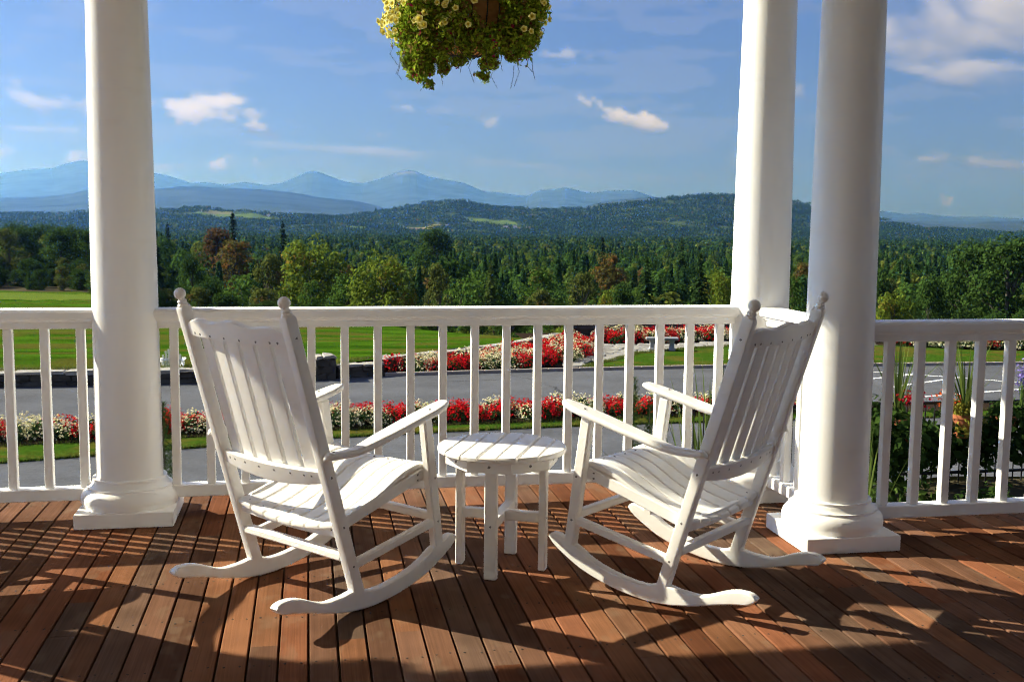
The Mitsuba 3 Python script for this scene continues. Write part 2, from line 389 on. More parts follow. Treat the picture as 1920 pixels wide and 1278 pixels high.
# ------------------------------------------------------------------ the porch: deck, columns, railings, roof
YF, YR, XC, XR = 5.07, 4.273, 2.166, 2.186        # front column line, stepped-back column line, bay corner, near right column
rnd = random.Random(5)
deck = thing('porch_deck', 'reddish brown hardwood deck of narrow planks with dark gaps', None, kind='structure')
def hits(px_x):  # plank index of a world x
    return math.floor((px_x - SEAM0) / PITCH)
JOINTS = {hits(-.78): 3.62, hits(1.06): 3.17, hits(1.62): 3.62}
nails = []
for k in range(hits(-5.2), hits(5.6) + 1):
    x0, x1 = SEAM0 + k * PITCH + .0030, SEAM0 + (k + 1) * PITCH - .0030
    yend = (YF + .46 if x1 < XC + .40 else YR + .46) - .003 * rnd.random()
    joint = JOINTS.get(k, rnd.choice([-.6, .2, .9, 1.6, 2.3]) + .05 * rnd.random())
    for a, b in ((-1.55, joint - .0015), (joint + .0015, yend)):
        dz = rnd.uniform(-.0012, .0006)
        v, f = box(x0 + rnd.uniform(0, .0012), x1 - rnd.uniform(0, .0012), a, b, -.022 + dz, dz, .0022)
        if x1 < XC + .16 and b > 4.9 and False: pass
        put(deck, 'plank', P((v, f), 'plank_wood'))
    for yj in np.arange(-.33 + 2.4, yend, .405):
        for xx in (x0 + .018, x1 - .018):
            nails.append(lathe([(.0036, -.0005), (.0036, .0011), (.0, .0013)], 7, (xx + rnd.uniform(-.004, .004), yj + rnd.uniform(-.012, .012), 0)))
put(deck, 'nail_heads', P(cat(nails), 'nail_steel'), kind='stuff')
sub = [box(-5.2, 5.6, -1.55, YR + .42, -.30, -.05, .01), box(-5.2, XC + .36, YR + .425, YF + .42, -.30, -.05, .01)]
put(deck, 'joists', P(cat(sub), 'joist_wood'))
skirt = thing('porch_skirt', 'dark wall under the edge of the porch deck', 'porch skirt')
put(skirt, 'panel', P(box(-5.2, XC + .30, YF + .34, YF + .40, -2.6, -.305, .01), 'siding_paint'))
put(skirt, 'panel', P(box(XC + .31, 5.6, YR + .34, YR + .40, -2.6, -.305, .01), 'siding_paint'))

COL_PROF = [(.2045, .066), (.2065, .078), (.2100, .092), (.2090, .108), (.2030, .124), (.1930, .136), (.1845, .142), (.1835, .1425), (.1835, .152), (.1760, .1525), (.1690, .158), (.1640, .166), (.1600, .176), (.1590, .177), (.1590, .188), (.1450, .1885), (.1425, .198),
            (.1412, .5), (.1395, .9), (.1365, 1.35), (.1310, 1.85), (.1245, 2.4), (.1225, 2.53)]
CAP_PROF = [(.1226, 2.531), (.137, 2.535), (.139, 2.548), (.137, 2.56), (.1235, 2.565), (.1235, 2.60), (.130, 2.605), (.150, 2.63), (.162, 2.652), (.163, 2.66)]
cut = 16
shaft_shape, torus_shape, cap_shape = P(lathe(COL_PROF[cut - 1:], 72), 'white_paint', 25), P(lathe(COL_PROF[:cut], 72), 'white_paint', 25), P(cat([lathe(CAP_PROF, 48), box(-.175, .175, -.175, .175, 2.661, 2.748)]), 'white_paint', 30)
plinth_shape = P(box(-.2064, .2064, -.2064, .2064, .0, .0655, .003), 'white_paint')
def column(x, y, label):
    c = thing('porch_column', label, 'column', 'white porch columns' if label.startswith('white porch column outside') else None)
    m = T().translate([x, y, 0.0])
    for n, s in (('plinth', plinth_shape), ('base_moulding', torus_shape), ('shaft', shaft_shape), ('capital', cap_shape)): put(c, n, s, m)
column(-.794, YF, 'white round column left of the rocking chairs, on a low square plinth')
column(XC, YF, 'white round column at the corner of the railing, behind the right rocking chair')
column(XR, YR, 'white round column nearest the viewer, beside the right rocking chair, dappled with sun')
column(-3.75, YF, 'white porch column outside the left edge of the view')
column(5.10, YR, 'white porch column outside the right edge of the view')

def rail_profile(top=True):
    if top:   # moulded handrail: broad cap over a cove and a fascia board
        return np.array([(-.060, .897), (-.060, .922), (-.052, .932), (-.04, .935), (.04, .935), (.052, .932), (.060, .922), (.060, .897), (.048, .8955), (.046, .885), (.036, .880), (.036, .8755), (-.036, .8755), (-.036, .880), (-.046, .885), (-.048, .8955)])
def extrude_x(prof, x0, x1):
    S = [np.column_stack([np.full(len(prof), x), prof]) for x in (x0, x1)]
    return loft(S)
BAL = .0365
def baluster(top): return P(box(-BAL / 2, BAL / 2, -BAL / 2, BAL / 2, .1405, top, .002), 'white_paint')
bal_shape = baluster(.848)
def railing(p0, p1, label, first, pitch, n, ends=(0, 0), skip=()):
    """railing between p0 and p1 (x, y): handrail, fascia, bottom rail, balusters"""
    r = thing('porch_railing', label, 'railing')
    p0, p1 = np.array(p0, float), np.array(p1, float)
    L = np.linalg.norm(p1 - p0); ang = math.degrees(math.atan2(*(p1 - p0)[::-1]))
    m = T().translate([p0[0], p0[1], 0]).rotate([0, 0, 1], ang)
    put(r, 'handrail', P(extrude_x(rail_profile(), 0 + ends[0], L - ends[1]), 'white_paint', 20), m)
    put(r, 'fascia_board', P(box(0 + ends[0] + .012, L - ends[1] - .012, -.030, .030, .848, .8752, .002), 'white_paint'), m)
    put(r, 'bottom_rail', P(box(0 + ends[0] + .004, L - ends[1] - .004, -.035, .035, .0865, .1402, .004), 'white_paint'), m)
    for i in range(n):
        if i in skip: continue
        put(r, 'baluster', bal_shape, m @ T().translate([first + i * pitch, 0, 0]))
    return r
railing((-.794 + .125, YF), (XC - .125, YF), 'white front railing behind the rocking chairs, between the left and corner columns', .012 + .794 - .125 - .603, .1502, 18)
railing((-3.75 + .12, YF), (-.794 - .125, YF), 'white railing left of the left column, running out of the frame', .0, 0, 0)
RL = 'porch_railing_001'
mL = T().translate([0, YF, 0])
for i in range(17): put(RL, 'baluster', bal_shape, mL @ T().translate([-.984 - .1495 * i, 0, 0]))
railing((XC + .006, YF - .125), (XR, YR + .125), 'short white return railing between the corner column and the nearest column', .075, .139, 4)
railing((XR + .125, YR), (5.10 - .125, YR), 'white railing right of the nearest column, in front of the flower pots', 2.415 - XR - .125, .1418, 18)
railing((-5.1, YF), (-3.75 - .12, YF), 'white railing outside the left edge of the view', .1, .1495, 8)

roof = thing('porch_roof', 'porch roof with white beam and pale ceiling above the deck', 'roof')
put(roof, 'beam', P(cat([box(-5.1, XC + .11, YF - .11, YF + .11, 2.75, 3.10), box(XR - .11, XR + .11, YR + .111, YF - .111, 2.75, 3.10), box(XR - .11, 6.0, YR - .11, YR + .11, 2.75, 3.10)]), 'white_paint'))
put(roof, 'ceiling', P(cat([box(-5.1, 6.0, -1.6, YR - .112, 3.06, 3.09), box(-5.1, XR - .112, YR - .111, YF - .112, 3.06, 3.09)]), 'ceiling_paint'))
put(roof, 'shingles', P(cat([box(-5.3, XC + .28, -1.7, YF + .30, 3.22, 3.34, .01), box(XC + .281, 6.2, -1.7, YR + .30, 3.22, 3.34, .01)]), 'roof_grey'))
house = thing('hotel_wall', 'pale clapboard wall of the house behind the viewer', 'house wall')
for i in range(24):
    z = .0 + i * .128
    put(house, 'clapboard', P(cat([(np.array([(-7.2, -1.66, z), (6, -1.66, z), (6, -1.60, z), (-7.2, -1.60, z), (-7.2, -1.66, z + .127), (6, -1.66, z + .127), (6, -1.625, z + .127), (-7.2, -1.625, z + .127)]), np.array([(0, 2, 1), (0, 3, 2), (4, 5, 6), (4, 6, 7), (3, 6, 2), (3, 7, 6), (0, 1, 5), (0, 5, 4), (0, 4, 7), (0, 7, 3), (1, 2, 6), (1, 6, 5)]))]), 'siding_paint'))

# ------------------------------------------------------------------ rocking chairs
def chair_parts():
    parts = []      # (path, shape); path 'a' is a part, 'a__b' its sub-part
    A = .277
    yp = lambda z: -.05 - .305 * (z - .06) / 1.028       # rear post centre line
    vdir = np.array([0, -.2845, .9587])
    for s in (-1, 1):
        foot, top = np.array([s * A, yp(.058), .058]), np.array([s * A, yp(1.035), 1.035])
        S = []
        for t in (0, .004, .5, .988, 1):
            c = foot + (top - foot) * t
            h = 1.0 if .003 < t < .99 else .86
            q = rrect(-.019, .019, -.023, .023, .008)
            S.append(c + q[:, :1] * h * np.array([1, 0, 0]) + q[:, 1:] * h * np.array([0, .9587, .2845]))
        parts.append(('rear_post', P(loft(S), 'white_resin', 35)))
        fin = [(.0165, -.004), (.0185, .002), (.0185, .007), (.0145, .010), (.0145, .0135), (.0165, .0155), (.0165, .019), (.0115, .0225), (.0115, .025)]
        ball = [(.0205 * math.cos(a), .0445 + .0205 * math.sin(a)) for a in np.linspace(-1.0, PI / 2, 11)]
        ball[-1] = (0.0, ball[-1][1])
        parts.append(('rear_post__finial', P(lathe(fin + ball, 24, top, vdir), 'white_resin', 40)))
        # front leg
        f0, f1 = np.array([s * A, .352, .135]), np.array([s * A, .288, .628])
        parts.append(('front_leg', P(bar(f0, f1, .036, .044, .006, up=(0, 1, 0)), 'white_resin')))
        # rocker
        ys = np.concatenate([np.linspace(-.438, -.40, 6), np.linspace(-.38, .40, 44), np.linspace(.41, .442, 6)])
        zb = interp(ys, [(-.438, .101), (-.430, .090), (-.415, .081), (-.395, .075), (-.36, .0705), (-.325, .063), (-.28, .0525), (-.233, .0395), (-.18, .026), (-.13, .0145), (-.09, .007), (-.046, .002), (0, 0), (.042, .0018), (.09, .006), (.145, .0140), (.20, .0255), (.25, .039), (.30, .0565), (.34, .076), (.38, .098), (.41, .116), (.43, .132), (.442, .147)])
        zt = interp(ys, [(-.438, .104), (-.430, .1135), (-.415, .119), (-.395, .1215), (-.36, .1195), (-.325, .1115), (-.29, .099), (-.25, .0825), (-.22, .0725), (-.19, .067), (-.12, .069), (-.09, .074), (-.08, .078), (-.012, .066), (-.002, .060), (.018, .0585), (.06, .0585), (.106, .064), (.16, .073), (.22, .0885), (.27, .108), (.30, .127), (.325, .139), (.375, .153), (.385, .161), (.40, .166), (.42, .169), (.434, .166), (.442, .155)])
        ys = np.where(ys < -.2, -.2 + (ys + .2) * .885, ys)
        parts.append(('rocker', P(side_loft(ys, zb, zt, s * A - .018, s * A + .018, .007), 'white_resin', 50)))
        # arm
        ys = np.concatenate([np.linspace(-.222, -.205, 5), np.linspace(-.19, .33, 28), np.linspace(.345, .404, 9)])
        zb = interp(ys, [(-.222, .556), (-.15, .553), (-.10, .552), (-.05, .558), (0, .568), (.106, .590), (.231, .619), (.319, .639), (.404, .660)])
        th = interp(ys, [(-.222, .012), (-.215, .021), (-.205, .026), (.38, .026), (.395, .021), (.404, .012)])
        out = interp(ys, [(-.222, .318), (-.215, .327), (-.205, .332), (-.1, .336), (.1, .335), (.30, .330), (.345, .323), (.375, .312), (.392, .300), (.404, .283)])
        inn = interp(ys, [(-.222, .306), (-.215, .300), (-.205, .2985), (-.16, .2985), (-.08, .285), (.02, .265), (.12, .254), (.24, .249), (.33, .250), (.36, .254), (.382, .262), (.395, .270), (.404, .279)])
        a, b = (inn, out) if s > 0 else (-out, -inn)
        parts.append(('arm', P(side_loft(ys, zb, zb + th, a, b, .010), 'white_resin', 50)))
        # side rails
        parts.append(('seat_rail', P(bar((s * .247, -.088, .308), (s * .247, .305, .4150), .022, .044, .004), 'white_resin')))
        parts.append(('stretcher', P(bar((s * A, yp(.165) + .015, .165), (s * A, .338, .2335), .030, .032, .006), 'white_resin')))
    for z, y in ((.197, yp(.197) - .004),):
        parts.append(('stretcher', P(bar((-.262, y, z), (.262, y, z), .036, .030, .006), 'white_resin')))
    parts.append(('stretcher', P(bar((-.262, .337, .250), (.262, .337, .250), .036, .030, .006), 'white_resin')))
    xs = np.linspace(-.252, .252, 21)
    # curved rear apron and front apron under the seat
    S = []
    for x in np.linspace(-.258, .258, 17):
        q = rrect(-.011, .011, -.022, .022, .004); d = .030 * (1 - (x / .258) ** 2)
        S.append(np.column_stack([np.full(len(q), x), q[:, 0] - .112, q[:, 1] + .290 - d * .35]))
    parts.append(('seat_rail', P(loft(S), 'white_resin', 40)))
    parts.append(('seat_rail', P(bar((-.258, .318, .410), (.258, .318, .410), .020, .050, .004), 'white_resin')))
    # seat slats, dished
    w, n = .0662, 7
    for i in range(n):
        xc = (i - 3) * .0742
        ys = np.concatenate([[-.140, -.138], np.linspace(-.133, .335, 26), [.342, .346]])
        zt = interp(ys, [(-.14, .322), (-.07, .3345), (-.035, .3425), (0, .3515), (.035, .363), (.066, .376), (.10, .391), (.14, .4105), (.175, .428), (.21, .4415), (.25, .4515), (.285, .4560), (.317, .4550), (.346, .449)])
        dish = interp(ys, [(-.14, .034), (.1, .028), (.346, .012)])
        S = []
        for y, z, d in zip(ys, zt, dish):
            e = .5 if y in (ys[0], ys[-1]) else 0
            q = rrect(-w / 2, w / 2, -.019 + e * .008, -e * .008, .005)
            x = xc + q[:, 0]
            S.append(np.column_stack([x, np.full(len(q), y), z + q[:, 1] - d * (1 - (x / .26) ** 2)]))
        parts.append(('seat_slat', P(loft(S), 'white_resin', 40)))
    # back: everything sits on the plane of the posts, bowed a little backwards
    bow = lambda x: -.020 * (1 - np.minimum(np.abs(np.asarray(x)) / .258, 1) ** 2)
    n_ = np.array([0, .9587, .2845])          # forward normal of the back
    def on_back(x, h, off):      # h = height, off = forward of the post line
        x = np.asarray(x, float)
        c = np.stack([x, yp(h) + 0 * x, h + 0 * x], -1)
        return c + (np.asarray(off) + bow(x))[..., None] * n_
    for h0, h1f, off, nm in ((.468, lambda x: .512 + 0 * x, -.004, 'lower_back_rail'),
                             (.937, lambda x: .984 + .020 * (1 - (x / .258) ** 2) + .0065 * np.cos(x / .258 * 2.55 * PI), -.004, 'crest_rail')):
        S = []
        for x in np.linspace(-.259, .259, 61):
            b0 = h0 - (.020 * (1 - (x / .26) ** 2) if nm == 'lower_back_rail' else 0)
            q = rrect(-.011, .011, b0, float(h1f(np.array(x))), .005)
            S.append(np.array([on_back(x, h, off + u) for u, h in q]))
        parts.append((nm, P(loft(S), 'white_resin', 40)))
    w = .0640
    for i in range(6):
        xc = (i - 2.5) * .0812
        S = []
        for t, h in enumerate(np.linspace(.482, .985, 9)):
            k = .0805 + .002 * (h - .48)
            q = rrect(-w / 2, w / 2, .008, .026, .005)
            S.append(np.array([on_back(xc + u, h, f) for u, f in q]))
        parts.append(('back_slat', P(loft(S), 'white_resin', 40)))
    # screws
    sc = []
    def screw(c, nrm, r=.0042): sc.append(lathe([(r, -.004), (r, .0008), (0, .0016)], 8, c, nrm))
    for i in range(6):
        for dx in ((0,) if 0 < i < 5 else (-.017, .017)):
            x = (i - 2.5) * .0812 + dx
            for h in (.494, .950): screw(on_back(x, h, -.0152), -n_)
    for i in range(7):
        x = (i - 3) * .0742
        for y, z, d in ((-.112, .327, .034), (.300, .4555, .013)): screw((x, y, z - d * (1 - (x / .26) ** 2)), (0, -.1, 1))
    for s in (-1, 1):
        for z in (.165, .31, .49, .965): screw((s * (A + .0192), yp(z), z), (s, 0, 0))
        for y, z in ((.339, .2335), (.322, .40)): screw((s * (A + .0182), y, z), (s, 0, 0))
        screw((s * .315, -.185, .5815), (0, -.1, 1)); screw((s * .30, .288, .6605), (0, -.2, 1))
        for y, z in ((.27, .415), (.27, .395)): screw((s * .2585, y, z), (s, 0, 0))
        for x in (.246, .232): screw((s * x, -.1235, .292), (0, -1, 0))
    parts.append(('screws', P(cat(sc), 'screw_steel')))
    return parts
CHAIR = chair_parts()
def place_chair(x, y, yaw, tilt, label):
    c = thing('rocking_chair', label, 'rocking chair')
    m = T().translate([x, y, 0.0012]).rotate([0, 0, 1], math.degrees(yaw)).rotate([1, 0, 0], tilt)
    last = {}
    for path, shape in CHAIR:
        a, _, b = path.partition('__')
        if b: put(last[a], b, shape, m)
        else: last[a] = put(c, a, shape, m, kind='stuff' if a == 'screws' else None)
place_chair(.0113, 3.9586, -.8634, 0, 'left white rocking chair, turned toward the small round table')
place_chair(1.3952, 3.8327, .7162, .6, 'right white rocking chair, beside the nearest column')

place_chair(-1.465, 4.025, .10, 0, 'white rocking chair outside the left edge of the view, casting its shadow on the deck')

# ------------------------------------------------------------------ round side table
tb = thing('side_table', 'small round white slatted table between the two rocking chairs', 'side table')
TA, TX, TY = 66.5, .727, 4.116
mt = T().translate([TX, TY, .0012]).rotate([0, 0, 1], TA)        # local x along the slats
disc = sg.Point(0, 0).buffer(.248, 48)
for i in range(7):
    y0 = -.248 + i * .0715 + (0 if i else -.01)
    g = disc.intersection(sg.box(-.3, y0, .3, -.248 + i * .0715 + .0650 + (.0 if i < 6 else .02)))
    q = np.array(g.exterior.coords)[:-1]
    put(tb, 'top_slat', P(prism(q, .4585, .480, .005), 'white_resin', 30), mt)
S = []
ring_o, ring_i = [], []
for k in range(8):
    a0 = math.radians(22.5 + 45 * k); ring_o.append((.219 * math.cos(a0), .219 * math.sin(a0))); ring_i.append((.196 * math.cos(a0), .196 * math.sin(a0)))
for k in range(8):
    q = [ring_o[k], ring_o[(k + 1) % 8], ring_i[(k + 1) % 8], ring_i[k]]
    put(tb, 'apron_board', P(prism(q, .412, .4583, .0015), 'white_resin'), mt)
for k in range(4):
    ml = mt @ T().rotate([0, 0, 1], 90 * k + (0))
    put(tb, 'leg', P(box(.151, .1795, -.024, .024, 0.0, .457, .004), 'white_resin'), ml)
put(tb, 'cross_brace', P(box(-.150, .150, -.019, .019, .188, .226, .003), 'white_resin'), mt)
put(tb, 'cross_brace', P(box(-.0185, .0185, -.150, -.0195, .188, .226, .003), 'white_resin'), mt)
put(tb, 'cross_brace', P(box(-.0185, .0185, .0195, .150, .188, .226, .003), 'white_resin'), mt)
sc = []
for k in range(8):
    a = PI / 4 * k; d = np.array([math.cos(a), math.sin(a), 0])
    sc.append(lathe([(.0055, -.003), (.0055, .0012), (0, .002)], 9, d * .2025 + [0, 0, .436], d))
for k in range(4):
    a = PI / 2 * k; d = np.array([math.cos(a), math.sin(a), 0])
    sc.append(lathe([(.0045, -.003), (.0045, .001), (0, .0018)], 8, d * .180 + [0, 0, .205], d))
put(tb, 'screws', P(cat(sc), 'screw_steel'), mt, kind='stuff')

# ------------------------------------------------------------------ hanging baskets under the beam
FLOWER = None
def flower_shape():
    V, F, Cc = [], [], []
    n = 10
    for ring, (r, z) in enumerate(((.0, -.012), (.006, -.004), (.015, .004), (.023, .002))):
        for k in range(n):
            a = 2 * PI * k / n
            rr = r * (1.0 if ring < 3 else (1.08 if k % 2 else .88))
            V.append((rr * math.cos(a), rr * math.sin(a), z + (.002 if ring == 3 and k % 2 else 0)))
            Cc.append([(.42, .28, .02), (.62, .48, .03), (.80, .72, .20), (.86, .80, .34)][ring])
    for ring in range(3):
        for k in range(n):
            a, b, c, d = ring * n + k, ring * n + (k + 1) % n, (ring + 1) * n + (k + 1) % n, (ring + 1) * n + k
            F += [(a, b, c), (a, c, d)]
    return P((np.array(V), np.array(F)), 'petal', True, color=np.array(Cc))
FLOWER = flower_shape()
def hanging_basket(cx, cy, cz, label, seed, visible):
    rng = np.random.default_rng(seed)
    b = thing('hanging_basket', label, 'hanging basket')
    m = T().translate([cx, cy, cz])
    bowl = [(.0, -.175), (.06, -.172), (.105, -.155), (.145, -.115), (.168, -.06), (.178, 0), (.182, .06), (.170, .06), (.166, 0), (.155, -.06), (.13, -.11), (.09, -.145), (0, -.16)]
    put(b, 'coco_liner', P(lathe(bowl, 36), 'coco_fibre', 40), m)
    for k in range(16):
        a = 2 * PI * k / 16
        pr = [(r * 1.012 + .002, z) for r, z in ((.01, -.177), (.06, -.174), (.105, -.157), (.145, -.117), (.168, -.061), (.178, 0), (.182, .06))]
        put(b, 'wire_rib', P(tube([(r * math.cos(a), r * math.sin(a), z) for r, z in pr], .0028, 5), 'black_iron', True), m)
    ring = [(.187 * math.cos(t), .187 * math.sin(t), .06) for t in np.linspace(0, 2 * PI, 33)]
    put(b, 'wire_ring', P(tube(ring, .004, 6), 'black_iron', True), m)
    for k in range(3):
        a = 2 * PI * k / 3 + .5
        put(b, 'chain', P(tube([(.187 * math.cos(a), .187 * math.sin(a), .06), (.0, .0, 2.71 - cz)], .004, 5), 'black_iron', True), m)
    put(b, 'hook', P(tube([(0, 0, 2.70 - cz), (.0, 0, 2.752 - cz)], .006, 6), 'black_iron', True), m)
    # foliage: clumps of small leaves on trailing stems round the rim, open toward the viewer's right
    gap = np.array([.24, -.96, -.10])
    cl = []
    for i in range(330):
        a = rng.uniform(0, 2 * PI); e = rng.uniform(-.75, 1.0)
        d = np.array([math.cos(a) * math.cos(e), math.sin(a) * math.cos(e), math.sin(e)])
        rr = np.array([.335, .335, .255]) * (1 + .07 * math.sin(3 * a + 1) * math.cos(e * 2)) * rng.uniform(.55, 1.0) ** .5
        c = d * rr * np.array([1, 1, 1]) + [0, 0, .02]
        if d @ gap > .90 and c[2] < .10: continue
        if np.hypot(c[0], c[1]) < .15 and c[2] < 0.02: continue
        cl.append((c, rng.uniform(.045, .075)))
    for t0, dirx, n, drop in ((math.radians(222), .30, 16, .20), (math.radians(235), .26, 14, .14), (math.radians(290), .22, 10, .09), (math.radians(318), .27, 9, .06), (math.radians(255), .20, 8, .07), (math.radians(150), .3, 12, .12), (math.radians(60), .3, 12, .1)):
        for i in range(n):
            u = i / max(n - 1, 1)
            cl.append((np.array([dirx * math.cos(t0) * (1 - .12 * u), dirx * math.sin(t0) * (1 - .12 * u), -.13 - drop * u]) + rng.normal(0, .018, 3), .046 * (1 - .45 * u)))
    pos, nor = [], []
    for c, r in cl:
        n = int(105 * (r / .06) ** 1.5) + 20
        d = rng.normal(size=(n, 3)); d /= np.linalg.norm(d, axis=1, keepdims=True)
        pos.append(c + d * r * rng.uniform(.3, 1.05, (n, 1))); nor.append(d + rng.normal(0, .5, (n, 3)) + [0, 0, .35])
    pos, nor = np.vstack(pos), np.vstack(nor)
    t = rng.uniform(0, 1, (len(pos), 1)); dead = rng.uniform(0, 1, (len(pos), 1)) < .16
    col = np.array([.10, .185, .016]) * (1 - t) + np.array([.36, .44, .035]) * t
    col = np.where(dead, np.array([.17, .115, .035]), col)
    red = rng.uniform(0, 1, (len(pos), 1)) < .035
    col = np.where(red, np.array([.28, .02, .05]), col)
    put(b, 'foliage', P(leaf_cards(pos, nor, rng.uniform(.009, .016, len(pos)), rng, 1.9), 'leaf', color=per_leaf(col)), m, kind='stuff')
    stems = []
    for i in range(26):
        a = rng.uniform(0, 2 * PI); r0 = rng.uniform(.2, .33)
        p = np.array([r0 * math.cos(a), r0 * math.sin(a), -.12 - rng.uniform(0, .08)])
        stems.append(tube([p, p + [rng.normal(0, .012), rng.normal(0, .012), -.045], p + [rng.normal(0, .02), rng.normal(0, .02), -rng.uniform(.07, .12)]], .0013, 4))
    put(b, 'stems', P(cat(stems), 'bark'), m, kind='stuff')
    nf = 290 if visible else 60
    for i in range(nf):
        a = rng.uniform(PI * .80, PI * 1.52) if rng.random() < .80 else rng.uniform(-1.2, .9)
        e = rng.uniform(-.40, .95)
        d = np.array([math.cos(a) * math.cos(e), math.sin(a) * math.cos(e), math.sin(e)])
        if d @ gap > .84 and e < .1 and rng.random() < .8: continue
        c = d * np.array([.375, .375, .29]) * rng.uniform(.92, 1.06) + [0, 0, .02]
        tgt = .75 * d + np.array([-.20, -.55, .05]) + rng.normal(0, .28, 3)
        A, B, D = frame(tgt)
        s = rng.uniform(.55, .85)
        M = np.eye(4); M[:3, 0], M[:3, 1], M[:3, 2], M[:3, 3] = A * s, B * s, D * s, c
        put(b, 'yellow_flower', FLOWER, m @ T(M))
hanging_basket(.712, YF, 2.245, 'hanging basket of pale yellow flowers overhead in the middle', 4, True)

# ------------------------------------------------------------------ the land
ROAD = -3.84
F_TAB = [(0, -4), (45, -5.6), (55, -6.8), (80, -10.2), (110, -13.2), (150, -16), (220, -18.5), (350, -21), (600, -25), (1000, -31), (1600, -40), (2200, -48), (2600, -58), (6000, -120)]
FL_TAB = [(0, -4), (130, -8.3), (170, -9.5), (250, -14), (350, -20), (600, -25), (1000, -31), (1600, -40), (2200, -48), (2600, -58), (6000, -120)]
def sstep(a, b, x):
    t = np.clip((np.asarray(x, float) - a) / (b - a), 0, 1); return t * t * (3 - 2 * t)
def crest_s(p): return interp(p, [(-.9, 135), (-.464, 131), (-.385, 124), (-.36, 92), (-.32, 75), (-.25, 69), (-.174, 63), (-.094, 55), (.0, 48.5), (.0435, 46.6), (.2, 47), (.9, 47)])
def lawn_z(s): return -3.45 - .05 * (s - 36)
def ground_z(l, s):
    l, s = np.asarray(l, float), np.maximum(np.asarray(s, float), .01)
    p = l / s; cs = crest_s(p)
    wl = 1 - sstep(-.37, -.22, p)
    far = interp(s, F_TAB) * (1 - wl) + interp(s, FL_TAB) * wl
    zc = np.where(p < .06, lawn_z(cs) - .02, -3.95)
    beyond = np.maximum(far, zc - .22 * (s - cs))
    xw, yw = ls(l, s)
    edge = interp(xw, [(-90, 34.9), (-14, 34.75), (-4.5, 34.85), (.9, 35.2), (2.4, 37.1), (4, 38.35), (6.1, 39.75), (8.6, 42.3), (10.0, 43.9)])
    near = np.where((xw < 10.0) & (yw > edge + 1.3), lawn_z(s) - .25, -3.98)
    blend = sstep(0, 8, s - cs)
    z = np.where(s < cs, near, (near * (1 - blend) + beyond * blend))
    x, y = ls(l, s)
    emb = interp(y, [(-50, -1.7), (5, -1.7), (8.5, -1.75), (12.5, -3.95), (60, -3.95)])
    ter = interp(y, [(-50, -1.75), (5, -1.8), (8, -2.0), (13.2, -2.05), (15.5, -3.95), (60, -3.95)])
    w = sstep(3.2, 4.6, x)
    return np.where(s < 34, np.maximum(z, emb * (1 - w) + ter * w), z)

def grid_mesh(Z, A, B):     # A, B: world x, y arrays (r x c)
    r, c = Z.shape
    v = np.stack([A, B, Z], -1).reshape(-1, 3)
    i, j = np.meshgrid(np.arange(r - 1), np.arange(c - 1), indexing='ij')
    q = np.stack([i * c + j, i * c + j + 1, (i + 1) * c + j + 1, (i + 1) * c + j], -1).reshape(-1, 4)
    return v, np.vstack([q[:, [0, 1, 2]], q[:, [0, 2, 3]]])

ss = np.concatenate([np.arange(2.5, 60, .75), np.geomspace(60, 6000, 150)])
pp = np.concatenate([np.linspace(-6, -1.2, 14)[:-1], np.linspace(-1.2, 1.2, 181), np.linspace(1.2, 6, 14)[1:]])
Sg, Pg = np.meshgrid(ss, pp, indexing='ij'); Lg = Sg * Pg
Xg, Yg = ls(Lg, Sg)
Zg = ground_z(Lg, Sg) + np.where(Sg > 60, (meshkit.fbm(np.stack([Xg * .02, Yg * .02, Xg * 0], -1), 3, 2) - .5) * np.clip(Sg / 150, 0, 3), 0)
k = put(None, key_for('ground'), P(grid_mesh(Zg, Xg, Yg), 'forest_soil', True)); labels[k] = {'kind': 'structure'}
bk = np.array([(-9000, -9000, -4.2), (9000, -9000, -4.2), (9000, 1.0, -4.2), (-9000, 1.0, -4.2)], float)
k = put(None, key_for('back_ground'), P((bk, np.array([[0, 1, 2], [0, 2, 3]])), 'forest_soil')); labels[k] = {'kind': 'structure'}

def sheet(outline, z, mat, name, parent=None, step=None, kind='structure', thick=.02, zf=None):
    v, f = prism(outline, z - thick, z, .0)
    k = put(parent, name, P((v, f), mat)) if parent else put(None, key_for(name), P((v, f), mat))
    if not parent: labels[k] = {'kind': kind}
    return k

# driveway and the nearer paved path
bed_front = [(-12, 25.0), (-6.7, 25.45), (-2.9, 25.85), (.7, 26.35), (4.2, 26.7), (9.1, 27.05), (14, 27.0), (19, 26.8)]
bed_back = [(x, y + (1.55 if x < 8 else 1.45)) for x, y in bed_front]
far_edge = [(-14, 34.3), (-6.5, 34.45), (0, 34.75), (2.4, 35.4), (5.5, 35.7), (8.3, 35.95), (14.7, 36.2), (25, 35.8), (45, 34.5)]
drive = sheet([(-60, 26.6), (-12, 26.7)] + [(x, y + .1) for x, y in bed_back] + [(24, 27.6), (60, 26.0), (60, 34)] + far_edge[::-1] + [(-60, 33.6)], ROAD, 'asphalt', 'driveway')
path_edge = [(-14, 23.2), (-6.3, 23.85), (-2.8, 24.8), (.7, 25.6), (3.1, 25.95), (7.5, 26.35), (12, 26.4), (19, 26.1)]
sheet([(-40, 12.9), (19, 12.9), (19, 16)] + path_edge[::-1] + [(-40, 22)], ROAD, 'asphalt', 'paved_path')
sheet([(-14, 23.2)] + path_edge[1:] + bed_front[::-1] + [(-14, 24.8)], ROAD + .045, 'verge_grass', 'grass_verge', thick=.06)
sheet(bed_front + bed_back[::-1], ROAD + .07, 'bed_soil', 'flower_bed_soil', thick=.09)
